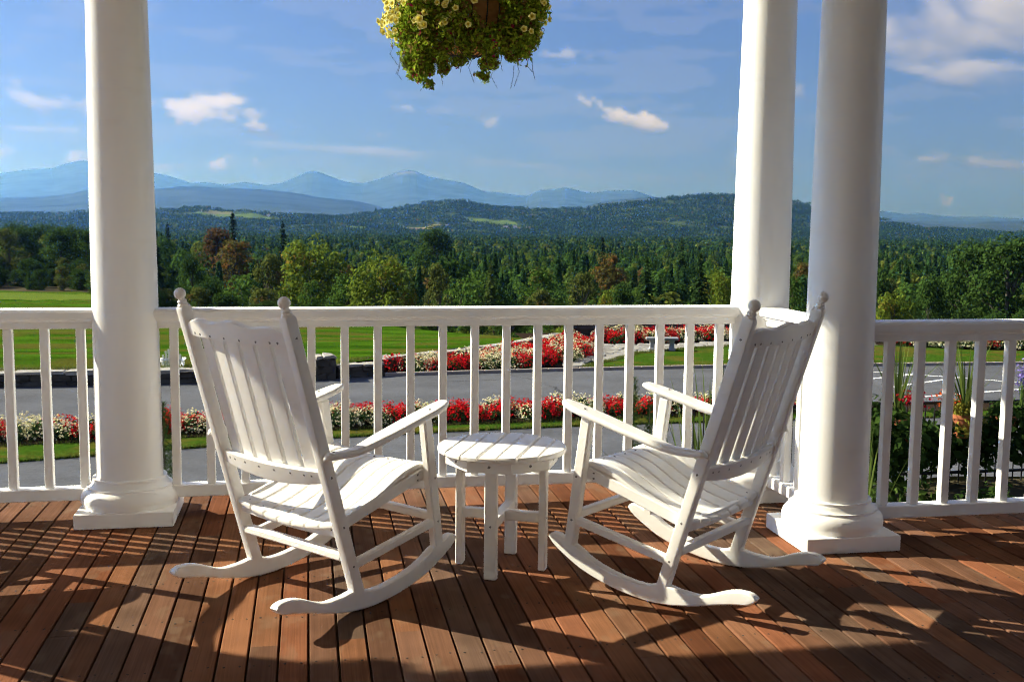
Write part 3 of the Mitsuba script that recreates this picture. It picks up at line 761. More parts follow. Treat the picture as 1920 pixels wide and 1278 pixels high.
# painted parking lines
def line(parent, a, b, w=.13):
    a, b = np.array(a, float), np.array(b, float); d = (b - a) / np.linalg.norm(b - a); n = np.array([-d[1], d[0]]) * w / 2
    q = np.array([a - n, b - n, b + n, a + n]); v = np.column_stack([q, np.full(4, ROAD + .004)])
    put(parent, 'painted_line', P((v, np.array([[0, 1, 2], [0, 2, 3]])), 'line_paint'))
line(drive, (17.2, 34.6), (19.2, 34.5)); line(drive, (19.2, 34.5), (26.5, 28.6)); line(drive, (17.6, 31.2), (21.4, 33.1)); line(drive, (17.4, 32.8), (20.3, 33.9)); line(drive, (17.5, 29.4), (23.9, 31.0)); line(drive, (18.9, 28.2), (26.3, 28.7))

# lawn with its far crest
xs = np.concatenate([np.linspace(-80, -20, 30), np.linspace(-19, 10.0, 90)])
near_y = interp(xs, [(-90, 34.9), (-14, 34.75), (-4.5, 34.85), (.9, 35.2), (2.4, 37.1), (4, 38.35), (6.1, 39.75), (8.6, 42.3), (10.0, 43.9)])
def far_y(x):
    out = []
    for xx in x:
        s = np.linspace(30, 160, 400); yy = (s - SY * xx) / CY; l = CY * xx - SY * yy
        bad = s > crest_s(l / s) + 1.2
        out.append(yy[np.argmax(bad)] if bad.any() else yy[-1])
    return np.array(out)
fy = np.maximum(far_y(xs), near_y + .05)
tt = np.linspace(0, 1, 60)[:, None]
YY = near_y + (fy - near_y) * tt; XX = np.repeat(xs[None], 60, 0)
LL, SS = to_ls(XX, YY)
ZZ = lawn_z(SS) + (meshkit.fbm(np.stack([XX * .12, YY * .2, XX * 0], -1), 3, 5) - .5) * np.clip((SS - 40) / 20, 0, 1) * .5
ZZ -= .40 * (1 - sstep(36.0, 38.8, YY)) * (1 - sstep(.6, 1.2, XX))
green_m = np.sqrt(((XX + 28) / 17) ** 2 + ((YY - 113) / 11) ** 2)
ZZ += .05 * (1 - sstep(.2, 1.4, green_m)) + (-.1) * (1 - sstep(.3, 1.0, np.sqrt(((XX + 37) / 15) ** 2 + ((YY - 117) / 9) ** 2)))
k = put(None, key_for('lawn'), P(grid_mesh(ZZ, XX, YY), 'lawn_grass', True)); labels[k] = {'kind': 'structure'}
# grass plot, curb, flagstones on the far side
plot = [(9.2, 36.35), (14.7, 36.45), (25, 36.05), (45, 34.8), (45, 39), (29, 38.9), (26, 39.6), (23, 41.5), (17.0, 41.9), (14.2, 40.9), (12.2, 39.9), (10.9, 38.2)]
sheet([(2.0, 36.2), (9.0, 36.4)] + [(45, 35.0), (45, 48), (-3 + 12, 48), (9, 43), (6.2, 39.6), (4, 38.2), (2.2, 37.0)], ROAD - .02, 'bed_soil', 'planting_ground')
sheet(plot, ROAD + .06, 'verge_grass', 'grass_plot', thick=.08)
cb = thing('curb', 'low stone curb along the far side of the driveway', None, kind='structure')
cl = np.array([q for q in far_edge if q[0] >= 2.3])
seg = np.linalg.norm(np.diff(cl, axis=0), axis=1).cumsum()
seg = np.concatenate([[0], seg])
n = 0
while n * 1.1 + 1.08 < seg[-1]:
    a = np.array([np.interp(n * 1.1, seg, cl[:, c]) for c in (0, 1)]); b = np.array([np.interp(n * 1.1 + 1.085, seg, cl[:, c]) for c in (0, 1)])
    put(cb, 'curb_stone', P(bar((*a, ROAD + .02), (*b, ROAD + .02), .15, .17, .015), 'curb_stone')); n += 1
rs = random.Random(11)
fp = thing('flagstone_path', 'irregular grey flagstones between the far flower beds', None, kind='structure')
PATH = sg.Polygon([(6.9, 36.32), (9.0, 36.42), (10.6, 38.3), (12.0, 40.0), (14.0, 41.1), (17, 42.1), (23.0, 41.7), (23.0, 43.0), (17, 43.4), (12.6, 42.6), (11.5, 43.6), (11.1, 41), (10.1, 38.9), (8.7, 37.0)])
pts = []
x0, y0, x1, y1 = PATH.bounds
for i in range(int((x1 - x0) / .8) + 2):
    for j in range(int((y1 - y0) / .62) + 2):
        pts.append((x0 + i * .8 + rs.uniform(-.22, .22) + .4 * (j % 2), y0 + j * .62 + rs.uniform(-.16, .16)))
from scipy.spatial import Voronoi
vor = Voronoi(np.array(pts))
for reg in vor.point_region:
    r = vor.regions[reg]
    if -1 in r or len(r) < 3: continue
    g = sg.Polygon(vor.vertices[r]).buffer(-.035)
    if g.is_empty or g.geom_type != 'Polygon' or not PATH.contains(g.centroid): continue
    q = np.array(sg.polygon.orient(g).exterior.coords)[:-1]
    if len(q) < 3: continue
    z = ROAD + .07 + rs.uniform(-.012, .012)
    put(fp, 'flagstone', P(prism(q, z - .06, z, .01), 'flagstone'))

# stone walls
def stone_wall(label, line_, height, depth, seed, cap=True, size=(.45, .95), course=.22, base=ROAD - .05):
    r = random.Random(seed); w = thing('stone_wall', label, 'stone wall')
    line_ = np.array(line_, float); seg = np.concatenate([[0], np.linalg.norm(np.diff(line_, axis=0), axis=1).cumsum()])
    at = lambda u: np.array([np.interp(u, seg, line_[:, 0]), np.interp(u, seg, line_[:, 1])])
    put(w, 'core', P(cat([bar((*at(u), base + height * .45), (*at(min(u + 1.0, seg[-1])), base + height * .45), depth * .72, height * .86, .01) for u in np.arange(0, seg[-1] - .05, 1.0)]), 'wall_mortar'))
    nc = max(1, round((height - .10 * cap) / course)); ch = (height - .10 * cap) / nc
    for c in range(nc + (1 if cap else 0)):
        u = -r.uniform(0, .3)
        while u < seg[-1]:
            L = r.uniform(*size) * r.choice((.6, .9, 1.0, 1.3)) * (1.35 if c == nc else 1)
            a, b = max(u, 0) + .012, min(u + L, seg[-1]) - .012
            u += L
            if b - a < .08: continue
            z0 = base + c * ch + .008; z1 = base + (c + 1) * ch - .008 if c < nc else base + nc * ch + .10 + r.uniform(-.015, .02)
            j = r.uniform(-.03, .03); dd = depth + (0 if c < nc else .10) + r.uniform(-.05, .03)
            v, f = bar((*at(a), (z0 + z1) / 2), (*at(b), (z0 + z1) / 2), dd, z1 - z0, .03)
            rr = np.random.default_rng(r.randrange(10 ** 6)); v = v + rr.normal(0, .022, v.shape)
            put(w, 'stone', P((v, f), 'sunlit_cap_stone' if c == nc else 'shaded_field_stone'))
    return w
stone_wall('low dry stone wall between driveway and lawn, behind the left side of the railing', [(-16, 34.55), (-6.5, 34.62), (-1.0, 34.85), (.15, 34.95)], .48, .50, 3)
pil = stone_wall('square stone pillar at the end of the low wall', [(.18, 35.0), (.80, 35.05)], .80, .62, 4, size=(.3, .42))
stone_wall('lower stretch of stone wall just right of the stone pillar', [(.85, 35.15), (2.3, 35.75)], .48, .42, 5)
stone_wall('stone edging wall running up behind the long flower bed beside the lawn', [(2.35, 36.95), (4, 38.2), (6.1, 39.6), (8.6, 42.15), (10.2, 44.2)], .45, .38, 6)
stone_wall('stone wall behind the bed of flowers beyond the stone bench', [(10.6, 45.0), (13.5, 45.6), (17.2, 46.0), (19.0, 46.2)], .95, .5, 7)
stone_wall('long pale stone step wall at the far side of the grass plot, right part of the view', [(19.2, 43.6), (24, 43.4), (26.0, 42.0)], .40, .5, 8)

# stone bench
sb = thing('stone_bench', 'small grey stone bench on the flagstones beside the far flower bed', 'bench')
mb = T().translate([13.45, 40.75, ROAD + .065]).rotate([0, 0, 1], -14)
put(sb, 'slab', P(box(-.62, .62, -.22, .22, .40, .49, .015), 'bench_stone'), mb)
for sx in (-.38, .38):
    put(sb, 'leg', P(loft([np.column_stack([rrect(-.10 * k, .10 * k, -.17 * k, .17 * k, .02), np.full(12, z)]) for k, z in ((1.25, 0), (1.2, .06), (.9, .10), (.82, .22), (.95, .34), (1.15, .399))]), 'bench_stone', 30), mb @ T().translate([sx, 0, 0]))
# two slatted lawn chairs behind the wall
def lawn_chair(x, y, yaw, label):
    c = thing('lawn_chair', label, 'lawn chair')
    m = T().translate([x, y, lawn_z(36.2) - .385]).rotate([0, 0, 1], yaw)
    for i in range(7):
        xx = (i - 3) * .078; h = .98 - .022 * (i - 3) ** 2
        put(c, 'back_slat', P(bar((xx * .85, -.30, .24), (xx * 1.12, -.30 - .42 * (h - .24), h), .058, .018, .004, up=(0, 1, 0)), 'chair_white'), m)
    put(c, 'back_brace', P(cat([bar((-.33, -.50, .62), (.33, -.50, .62), .03, .06), bar((-.25, -.335, .27), (.25, -.335, .27), .03, .06)]), 'chair_white'), m)
    for i in range(6): put(c, 'seat_slat', P(bar((-.27, -.24 + .1 * i, .26 + .02 * i), (.27, -.24 + .1 * i, .26 + .02 * i), .085, .02, .004), 'chair_white'), m)
    for s in (-1, 1):
        put(c, 'arm', P(side_loft(np.linspace(-.62, .36, 10), np.full(10, .555), np.full(10, .58), *( (s * .28 - (.0 if s > 0 else interp(np.linspace(-.62, .36, 10), [(-.62, .05), (.2, .14), (.36, .10)])), s * .28 + (interp(np.linspace(-.62, .36, 10), [(-.62, .05), (.2, .14), (.36, .10)]) if s > 0 else .0)))), 'chair_white'), m)
        put(c, 'front_leg', P(bar((s * .30, .30, 0), (s * .30, .30, .55), .03, .10), 'chair_white'), m)
        put(c, 'side_rail', P(bar((s * .29, .34, .36), (s * .27, -.62, .04), .025, .12), 'chair_white'), m)
lawn_chair(-4.25, 35.95, 4, 'left white slatted lawn chair seen from behind over the low wall')
lawn_chair(-3.28, 36.0, -3, 'right white slatted lawn chair seen from behind over the low wall')
# slanting sign post on the right
sp = thing('sign_post', 'leaning wooden post with a small white plate on the grass plot', 'sign post')
put(sp, 'post', P(bar((18.95, 36.55, ROAD), (19.25, 36.7, ROAD + 1.32), .11, .11, .01), 'post_wood'))
put(sp, 'plate', P(box(18.95, 19.38, 36.60, 36.63, ROAD + 1.25, ROAD + 1.52, .01), 'chair_white'))

# far hills and mountains
def ridge(name, outline, s_crest, s_base, z_base, mat, amp, freq, rows, seed, px=(-700, 2650), cols=840, back=.12):
    x = np.linspace(px[0], px[1], cols); y = interp(x, outline)
    p = (x - 960) / 2070.0
    zc = CAM_Z + (403 + .0106 * (x - 960) - y) / 2070.0 * s_crest
    t = np.concatenate([np.linspace(0, 1, rows), [1.02, 1.06, 1 + back]])
    Tt, Pq = np.meshgrid(t, p, indexing='ij')
    Sx = s_base + (s_crest - s_base) * Tt
    sh = np.where(Tt <= 1, .45 * Tt + .55 * Tt ** 2, 1 - ((Tt - 1) / back) ** 1 * .9)
    X_, Y_ = ls(Sx * Pq, Sx)
    q = np.stack([X_ * freq, Y_ * freq, X_ * 0 + seed], -1)
    valley = (meshkit.fbm(q * .12, 4, seed) - .5) * (zc - z_base) * .5 * (np.sin(np.clip(Tt, 0, 1) * PI))
    Z = z_base + (zc - z_base) * sh + valley + (meshkit.fbm(q, 3, seed) - .5) * amp * np.clip(Tt * 3, .3, 1)
    k = put(None, key_for(name), P(grid_mesh(Z, X_, Y_), mat, True)); labels[k] = {'kind': 'structure'}
    return X_, Y_, Z
M1 = [(-900, 372), (-600, 352), (-400, 340), (-200, 345), (0, 327), (50, 320), (105, 317), (125, 310), (150, 304), (165, 303), (230, 312), (290, 325), (320, 331), (340, 337), (360, 344), (385, 342), (420, 347), (460, 342), (500, 348), (530, 344), (555, 334), (575, 325), (585, 323), (600, 325), (640, 340), (660, 344), (680, 345), (700, 340), (715, 335), (735, 328), (750, 323), (765, 321), (780, 323), (800, 332), (820, 336), (845, 340), (870, 345), (890, 354), (905, 360), (925, 361), (940, 363), (965, 367), (985, 368), (995, 364), (1010, 357), (1035, 356), (1055, 352), (1070, 355), (1090, 361), (1110, 362), (1130, 359), (1150, 358), (1185, 358), (1210, 366), (1240, 374), (1320, 385), (1420, 392), (1520, 396), (1600, 394), (1650, 396), (1690, 402), (1720, 400), (1745, 404), (1790, 408), (1850, 407), (1920, 410), (2100, 412), (2700, 400)]
ridge('mountain_range', M1, 22000, 12500, -60, 'mountain_forest', 16, .0012, 46, 3)
M2 = [(-900, 360), (-300, 375), (0, 372), (60, 371), (120, 366), (165, 358), (230, 356), (290, 356), (340, 351), (370, 350), (400, 352), (480, 355), (540, 360), (600, 371), (640, 375), (660, 376), (680, 380), (720, 390), (760, 399), (820, 410), (1060, 402), (1100, 386), (1130, 379), (1160, 376), (1200, 372), (1230, 371), (1260, 376), (1330, 390), (1500, 412), (1640, 415), (1700, 416), (1740, 419), (1800, 421), (1850, 416), (1920, 415), (2100, 405), (2700, 412)]
ridge('blue_hills', M2, 9500, 5600, -75, 'mountain_forest', 14, .004, 40, 5)
M3 = [(-900, 470), (300, 450), (520, 424), (600, 411), (660, 405), (700, 400), (740, 394), (760, 389), (800, 382), (820, 378), (835, 377), (852, 377), (870, 381), (900, 387), (920, 390), (950, 391), (980, 394), (1050, 392), (1100, 393), (1150, 387), (1200, 379), (1230, 375), (1260, 371), (1290, 368), (1320, 367), (1370, 366), (1420, 370), (1490, 383), (1520, 389), (1580, 400), (1650, 417), (1690, 424), (1720, 428), (1800, 432), (1900, 438), (2100, 430), (2700, 440)]
HILL3 = ridge('wooded_hill', M3, 3400, 2300, -50, 'hill_forest', 15, .028, 110, 7, cols=1000)
M4 = [(-900, 398), (-200, 402), (0, 401), (120, 402), (200, 400), (290, 397), (330, 393), (355, 389), (375, 388), (392, 393), (410, 395), (470, 396), (500, 402), (560, 404), (600, 406), (660, 409), (720, 420), (800, 444), (1000, 470), (2700, 470)]
HILL4 = ridge('farm_hill', M4, 2700, 1850, -45, 'hill_forest', 9, .035, 80, 9, cols=900)

def on_hill(px, py):
    """where the hillside shows at a bearing and height of the view"""
    best = None
    for X_, Y_, Z_ in (HILL3, HILL4):
        l, s = to_ls(X_[0], Y_[0]); c = int(np.argmin(np.abs(l / s - (px - 960) / 2070)))
        l, s = to_ls(X_[:, c], Y_[:, c]); row = 403 + .0106 * (px - 960) + 2070 * (CAM_Z - Z_[:, c]) / s
        ok = np.nonzero(row < py)[0]
        if len(ok) and ok[0] > 0:
            i = ok[0]
            if best is None or s[i] < best[3]: best = (X_[i, c], Y_[i, c], Z_[i, c], s[i])
    return best
for px, py, a, b, kind_ in ((430, 404, 80, 62, 0), (405, 400, 35, 40, 1), (475, 406, 45, 45, 0), (770, 431, 95, 44, 1), (785, 430, 24, 26, 2), (690, 430, 55, 40, 0), (925, 418, 70, 80, 0), (985, 427, 40, 30, 2), (855, 432, 42, 30, 0), (680, 418, 26, 40, 1)):
    w_ = on_hill(px, py)
    if w_: FIELDS.append((float(w_[0]), float(w_[1]), a, b, kind_))

# ------------------------------------------------------------------ trees
def crown_cards(rng, clumps, n_leaf, size, pal, droop=0.0):
    pos, nor, col = [], [], []
    ctr = np.mean([c for c, r in clumps], 0)
    for c, r in clumps:
        k = max(6, int(n_leaf * r * r))
        d = rng.normal(size=(k, 3)); d /= np.linalg.norm(d, axis=1, keepdims=True)
        pos.append(c + d * r * rng.uniform(.35, 1.0, (k, 1)) ** .6 * [1, 1, .85])
        nor.append(d * .8 + rng.normal(0, .45, (k, 3)) + [0, 0, .45])
        t = rng.uniform(0, 1, (k, 1)) * .8 + .4 * (rng.uniform() - .2)
        t = np.clip(t, 0, 1)
        cc = np.array(pal[0]) * (1 - t) + np.array(pal[1]) * t
        if len(pal) > 2 and rng.uniform() < pal[3]:
            m = rng.uniform(0, 1, (k, 1)) < .7
            cc = np.where(m, np.array(pal[2]) * rng.uniform(.7, 1.2, (k, 1)), cc)
        col.append(cc)
    pos, nor, col = np.vstack(pos), np.vstack(nor), np.vstack(col)
    return leaf_cards(pos, nor, size * rng.uniform(.7, 1.3, len(pos)), rng, 1.35), per_leaf(col)

def broad_tree(seed, h, w, base, pal, size=.26, nc=60):
    """unit: metres; returns shapes for trunk and crown"""
    rng = np.random.default_rng(seed)
    clumps = []
    while len(clumps) < nc:
        z = rng.uniform(base, h * .97); u = (z - base) / (h - base)
        prof = np.sin(np.clip(u * .86 + .12, 0, 1) * PI) ** .7
        a = rng.uniform(0, 2 * PI); rr = w * prof * math.sqrt(rng.uniform(.12, 1)) * (1 + .22 * math.sin(3 * a + seed) * (1 if seed % 2 else -1))
        clumps.append((np.array([rr * math.cos(a), rr * math.sin(a), z]), rng.uniform(.10, .19) * min(h, 2.6 * w)))
    limbs = [tube([(0, 0, -.6), (.03 * h * rng.normal() * .3, 0, h * .3), (0, .02 * h, h * .85)], [h * .022, h * .016, h * .003], 7)]
    for c, r in clumps[::3]:
        z0 = max(base * .7, c[2] * .62)
        limbs.append(tube([(0, 0, z0), c * [.55, .55, 0] + [0, 0, (z0 + c[2]) / 2 + .05 * h], c], [h * .008, h * .006, h * .002], 4))
    (v, f), col = crown_cards(rng, clumps, 62 if h > 9 else 75, size, pal)
    return P(cat(limbs), 'bark', True), P((v, f), 'leaf', color=col)

def conifer(seed, h, w, pal, size=.24):
    rng = np.random.default_rng(seed)
    pos, nor, col, limbs = [], [], [], [tube([(0, 0, -.5), (0, 0, h * .5), (0, 0, h)], [h * .014, h * .009, .015], 6)]
    z = h * .07
    while z < h * .985:
        u = z / h; R = w * (1 - u) ** .8 * rng.uniform(.75, 1.1) + .08
        nb = int(6 + 3 * (1 - u)); a0 = rng.uniform(0, 2 * PI)
        for b in range(nb):
            a = a0 + 2 * PI * b / nb + rng.normal(0, .2); r = R * rng.uniform(.7, 1.08)
            d = np.array([math.cos(a), math.sin(a), 0])
            k = max(3, int(11 * r / .9 * (.24 / size)))
            t = np.linspace(.12, 1, k)[:, None] ** .9
            q = d * r * t + [0, 0, z] + np.array([0, 0, -.30 * r]) * t ** 1.5 + rng.normal(0, .05 * r + .02, (k, 3))
            pos.append(q); nor.append(np.array([0, 0, 1.0]) + .55 * d + rng.normal(0, .4, (k, 3)))
            tt = rng.uniform(0, 1, (k, 1)); col.append(np.array(pal[0]) * (1 - tt) + np.array(pal[1]) * tt)
        z += h * rng.uniform(.022, .038)
    pos.append(np.array([[0, 0, h]])); nor.append(np.array([[1., 0, 0]])); col.append(np.array([pal[0]]))
    pos, nor, col = np.vstack(pos), np.vstack(nor), np.vstack(col)
    v, f = leaf_cards(pos, nor, size * rng.uniform(.8, 1.4, len(pos)), rng, 1.8, .3)
    return P(cat(limbs), 'bark', True), P((v, f), 'leaf', color=per_leaf(col))

G_DARK, G_MID, G_YEL, G_OLIVE = [(.024, .055, .012), (.065, .115, .024)], [(.040, .090, .014), (.105, .180, .030)], [(.080, .128, .014), (.195, .245, .030)], [(.060, .085, .020), (.14, .155, .034)]
KINDS = {}
def kind(name, pair, h, w, desc, category):
    gid = 'group_' + name
    scene[gid] = {'type': 'shapegroup', 'trunk': pair[0], 'crown': pair[1]}
    KINDS[name] = (gid, h, w, desc, category)
kind('leafy_a', broad_tree(1, 10, 3.3, 1.6, G_MID), 10, 3.3, 'mid green leafy tree in the forest edge below the lawn', 'tree')
kind('leafy_b', broad_tree(2, 10, 2.5, 1.2, G_MID + [(.12, .13, .03), .25]), 10, 2.5, 'tall green leafy tree in the forest edge below the lawn', 'tree')
kind('leafy_dark', broad_tree(3, 10, 3.0, 1.0, G_DARK), 10, 3.0, 'dark green leafy tree in the forest edge below the lawn', 'tree')
kind('leafy_olive', broad_tree(4, 10, 2.2, 1.4, G_OLIVE + [(.16, .10, .03), .18]), 10, 2.2, 'olive green leafy tree in the forest edge below the lawn', 'tree')
kind('leafy_yellow', broad_tree(5, 10, 3.4, 1.2, G_YEL + [(.26, .19, .03), .15]), 10, 3.4, 'yellowish green leafy tree in the forest edge below the lawn', 'tree')
kind('maple_orange', broad_tree(6, 10, 2.3, 1.2, [(.085, .080, .022), (.15, .125, .032), (.19, .095, .024), .25]), 10, 2.3, 'orange tinted autumn tree in the forest below the lawn', 'tree')
kind('maple_red', broad_tree(7, 10, 2.2, 1.2, [(.075, .048, .020), (.115, .065, .028), (.05, .075, .018), .45]), 10, 2.2, 'red tinted autumn tree in the forest below the lawn', 'tree')
kind('spruce_dark', conifer(8, 11, 1.7, [(.010, .026, .011), (.028, .055, .020)]), 11, 1.7, 'dark narrow spruce standing in the forest below the lawn', 'tree')
kind('fir_green', conifer(9, 11, 2.1, [(.022, .050, .014), (.055, .100, .026)]), 11, 2.1, 'green fir tree standing in the forest below the lawn', 'tree')
kind('larch_pale', conifer(10, 11, 1.9, [(.05, .080, .018), (.105, .145, .034)]), 11, 1.9, 'pale green feathery larch in the forest below the lawn', 'tree')
kind('bushy_leafy', broad_tree(11, 5, 2.6, .2, G_MID, .2, 45), 5, 2.6, 'low green bush at the foot of the forest', 'bush')
kind('bushy_yellow', broad_tree(12, 5, 2.5, .2, G_YEL, .2, 45), 5, 2.5, 'low yellow green bush at the foot of the forest', 'bush')

rt = random.Random(21)
PLACED = []
AUTO = []
def tree(kname, l, s, h, wide=1.0, label=None, z=None, name=None):
    gid, h0, w0, desc, category = KINDS[kname]
    x, y = ls(l, s)
    zz = float(ground_z(l, s)) if z is None else z
    k = h / h0
    nm = name or {'tree': 'forest_tree', 'bush': 'forest_bush'}[category]
    if 'spruce' in kname or 'fir' in kname or 'larch' in kname: nm = name or 'conifer_tree'
    key = thing(nm, label or desc, category)
    if not label: AUTO.append((key, desc, (l / s) * 2070 + 960, s, h))
    scene[key] = {'type': 'instance', 'to_world': T().translate([x, y, zz]).rotate([0, 0, 1], rt.uniform(0, 360)).scale([k * wide, k * wide, k]), 'group': {'type': 'ref', 'id': gid}}
    PLACED.append((l, s, w0 * k * wide))
def tree_px(kname, px, s, top, wide=1.0, label=None, **kw):
    l = (px - 960) / 2070 * s
    ztop = CAM_Z - (top - 403 - .0106 * (px - 960)) / 2070 * s
    g = float(ground_z(l, s))
    tree(kname, l, s, max(ztop - g, 1.5), wide, label, **kw)
# trees one would point at
tree_px('leafy_yellow', 582, 118, 447, 1.0, 'big rounded yellow green tree left of centre, above the left rocking chair')
tree_px('leafy_yellow', 712, 104, 477, .9, 'big yellow green tree with an orange tinged top, left of centre below the mountain')
tree_px('leafy_a', 655, 112, 520, .9, 'green tree between the two big yellow green trees left of centre')
tree_px('spruce_dark', 437, 205, 396, .85, 'tall dark spruce breaking the skyline left of centre')
tree_px('spruce_dark', 530, 230, 416, .9, 'dark spruce top right of the tallest spruce')
tree_px('maple_red', 412, 175, 430, 1.1, 'dull red tree below the tallest spruce')
tree_px('maple_orange', 440, 168, 452, 1.2, 'rusty brown tree beside the dull red tree at left')
tree_px('bushy_leafy', 455, 100, 520, .9, 'brownish bush above the top of the left rocking chair')
tree_px('maple_orange', 1140, 150, 476, .9, 'rust coloured tree right of centre above the railing')
tree_px('leafy_yellow', 1142, 120, 540, .55, 'small golden tree in front of the rust coloured tree')
tree_px('spruce_dark', 1127, 210, 442, .9, 'dark spruce behind the rust coloured tree')
tree_px('leafy_dark', 810, 235, 432, .9, 'dark full crowned tree standing above the others at the centre')
tree_px('leafy_a', 905, 115, 512, .85, 'bright green leafy tree above the middle of the front railing')
tree_px('leafy_b', 1010, 115, 505, 1.1, 'yellow green tree right of the middle of the front railing')
tree_px('bushy_leafy', 860, 105, 525, .9, 'shrubby tree with brownish twigs above the middle of the railing')
tree_px('leafy_dark', 1890, 95, 452, 1.0, 'big dark leafy tree at the right edge of the view')
tree_px('leafy_dark', 1818, 100, 462, .8, 'tall dark green tree right of the nearest column')
tree_px('leafy_yellow', 1680, 92, 545, .8, 'yellow green bush tree right of the nearest column')
tree_px('leafy_dark', 1745, 94, 525, .8, 'low dark leafy tree just above the right railing')
tree_px('maple_orange', 1505, 170, 493, .8, 'orange tree seen between the two right columns')
tree_px('leafy_yellow', 1348, 115, 505, .7, 'yellow green tree just left of the corner column')
tree_px('fir_green', 1275, 190, 448, 1.0, 'broad dark pine crown left of the corner column')
tree_px('conifer_small' if False else 'fir_green', 53, 136, 500, .8, 'small lone fir beside the golf green at left')
tree_px('maple_red', 648, 140, 500, .7, 'small bright red tree between the two big yellow green trees')
# the rest of the forest, nearest first
cap = lambda px: interp(px, [(-200, 424), (60, 420), (170, 422), (300, 415), (450, 425), (550, 432), (700, 440), (1000, 446), (1200, 452), (1400, 455), (1600, 455), (1750, 452), (1900, 448), (2200, 448)])
weights = [('leafy_a', 12), ('leafy_b', 14), ('leafy_dark', 11), ('leafy_olive', 12), ('leafy_yellow', 4), ('maple_orange', .8), ('maple_red', .2), ('spruce_dark', 13), ('fir_green', 19), ('larch_pale', 16)]
tries = 0
while len(PLACED) < 292 and tries < 60000:
    tries += 1
    s = 92 + 300 * rt.random() ** 1.25; px = rt.uniform(-140, 2060)
    left = px < 330
    if left and s < 142: continue
    if 330 <= px < 470 and s < 118: continue
    if px > 1560 and s < 100 and rt.random() < .5: continue
    l = (px - 960) / 2070 * s
    room = 2.2 + s * .008
    if any(abs(l - a) < 8 and (l - a) ** 2 + ((s - b) * .8) ** 2 < (room + .28 * w) ** 2 for a, b, w in PLACED): continue
    names = [w for w in weights]
    kn = rt.choices([n for n, _ in names], [w for _, w in names])[0]
    if left or ((px < 530 or px > 1560) and s < 175): kn = rt.choice(['leafy_dark', 'leafy_dark', 'leafy_dark', 'leafy_olive', 'spruce_dark', 'spruce_dark', 'fir_green', 'leafy_dark'])  # darker kinds at left paint in backlit shade; right-hand trees are dark green
    c = float(cap(px)); g = float(ground_z(l, s))
    lim = CAM_Z - (c - 403 - .0106 * (px - 960)) / 2070 * s - g          # tallest that stays under the treeline
    if left: h = min(lim + 1.5, rt.uniform(.84, 1.03) * lim)
    else: h = min(lim, rt.uniform(5.2, 9.2) * (1.12 if 'fir' in kn or 'spruce' in kn else 1))
    if h < 3: continue
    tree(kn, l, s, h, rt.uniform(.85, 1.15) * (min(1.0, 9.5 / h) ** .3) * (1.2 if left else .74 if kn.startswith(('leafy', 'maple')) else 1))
# say of each tree which one it is
ZONES = [(-999, 'outside the left edge'), (0, 'left of the left column'), (165, 'behind the left column'), (295, 'just right of the left column'), (345, 'above the left rocking chair'), (545, 'right of the left rocking chair'), (700, 'left of the side table'), (830, 'above the side table'), (1000, 'right of the side table'), (1130, 'above the right chair arm'), (1260, 'left of the corner column'), (1372, 'behind the corner column'), (1486, 'between the right columns'), (1525, 'behind the nearest column'), (1650, 'right of the nearest column'), (1790, 'near the right edge'), (1920, 'outside the right edge')]
def zone(px): return [n for a, n in ZONES if a <= px][-1]
rows_ = {}
for key, desc, px, s, h in AUTO:
    row = 'front row' if s < 125 else 'second row' if s < 170 else 'third row' if s < 230 else 'back row'
    rows_.setdefault((desc.split(' in the')[0].split(' standing')[0].split(' at the')[0], row, zone(px)), []).append((px, key))
WORDS = ['leftmost', 'second', 'third', 'fourth', 'fifth', 'sixth', 'seventh', 'eighth']
for (d_, row, zn), lst in rows_.items():
    lst.sort()
    for q, (px, key) in enumerate(lst):
        which = (WORDS[min(q, 7)] + ' ') if len(lst) > 1 else ''
        labels[key]['label'] = '%s%s, forest %s, %s' % (which, d_, row, zn)
        labels[key]['group'] = 'trees of the forest below the lawn'
# undergrowth at the foot of the forest: one mass
V, F, Cc = [], [], []
rng = np.random.default_rng(77)
gv = []
ring = []
def under(kn, l, s, h, i):
    gid, h0, w0, *_ = KINDS[kn]; x, y = ls(l, s); k = h / h0
    scene['undergrowth__%03d' % i] = {'type': 'instance', 'to_world': T().translate([x, y, float(ground_z(l, s)) - .2]).rotate([0, 0, 1], rt.uniform(0, 360)).scale([k * 1.3, k * 1.3, k]), 'group': {'type': 'ref', 'id': gid}}
i = 1
for _ in range(420):
    px = rt.uniform(-150, 2080); p = (px - 960) / 2070
    s = float(crest_s(p)) + (rt.uniform(7, 60) if px > 400 else rt.uniform(8, 30))
    under(rt.choice(['bushy_leafy', 'bushy_leafy', 'bushy_yellow', 'leafy_dark', 'leafy_olive'] if 520 < px < 1480 else ['leafy_dark', 'leafy_dark', 'leafy_olive']), p * s, s, rt.uniform(1.4, 2.8) * (1.0 if s < 80 else 1.5), i); i += 1  # dark kinds at far left carry backlit shade in their colour
labels['undergrowth'] = {'label': 'mixed bushes and saplings filling the slope between lawn and forest', 'category': 'undergrowth', 'kind': 'stuff'}

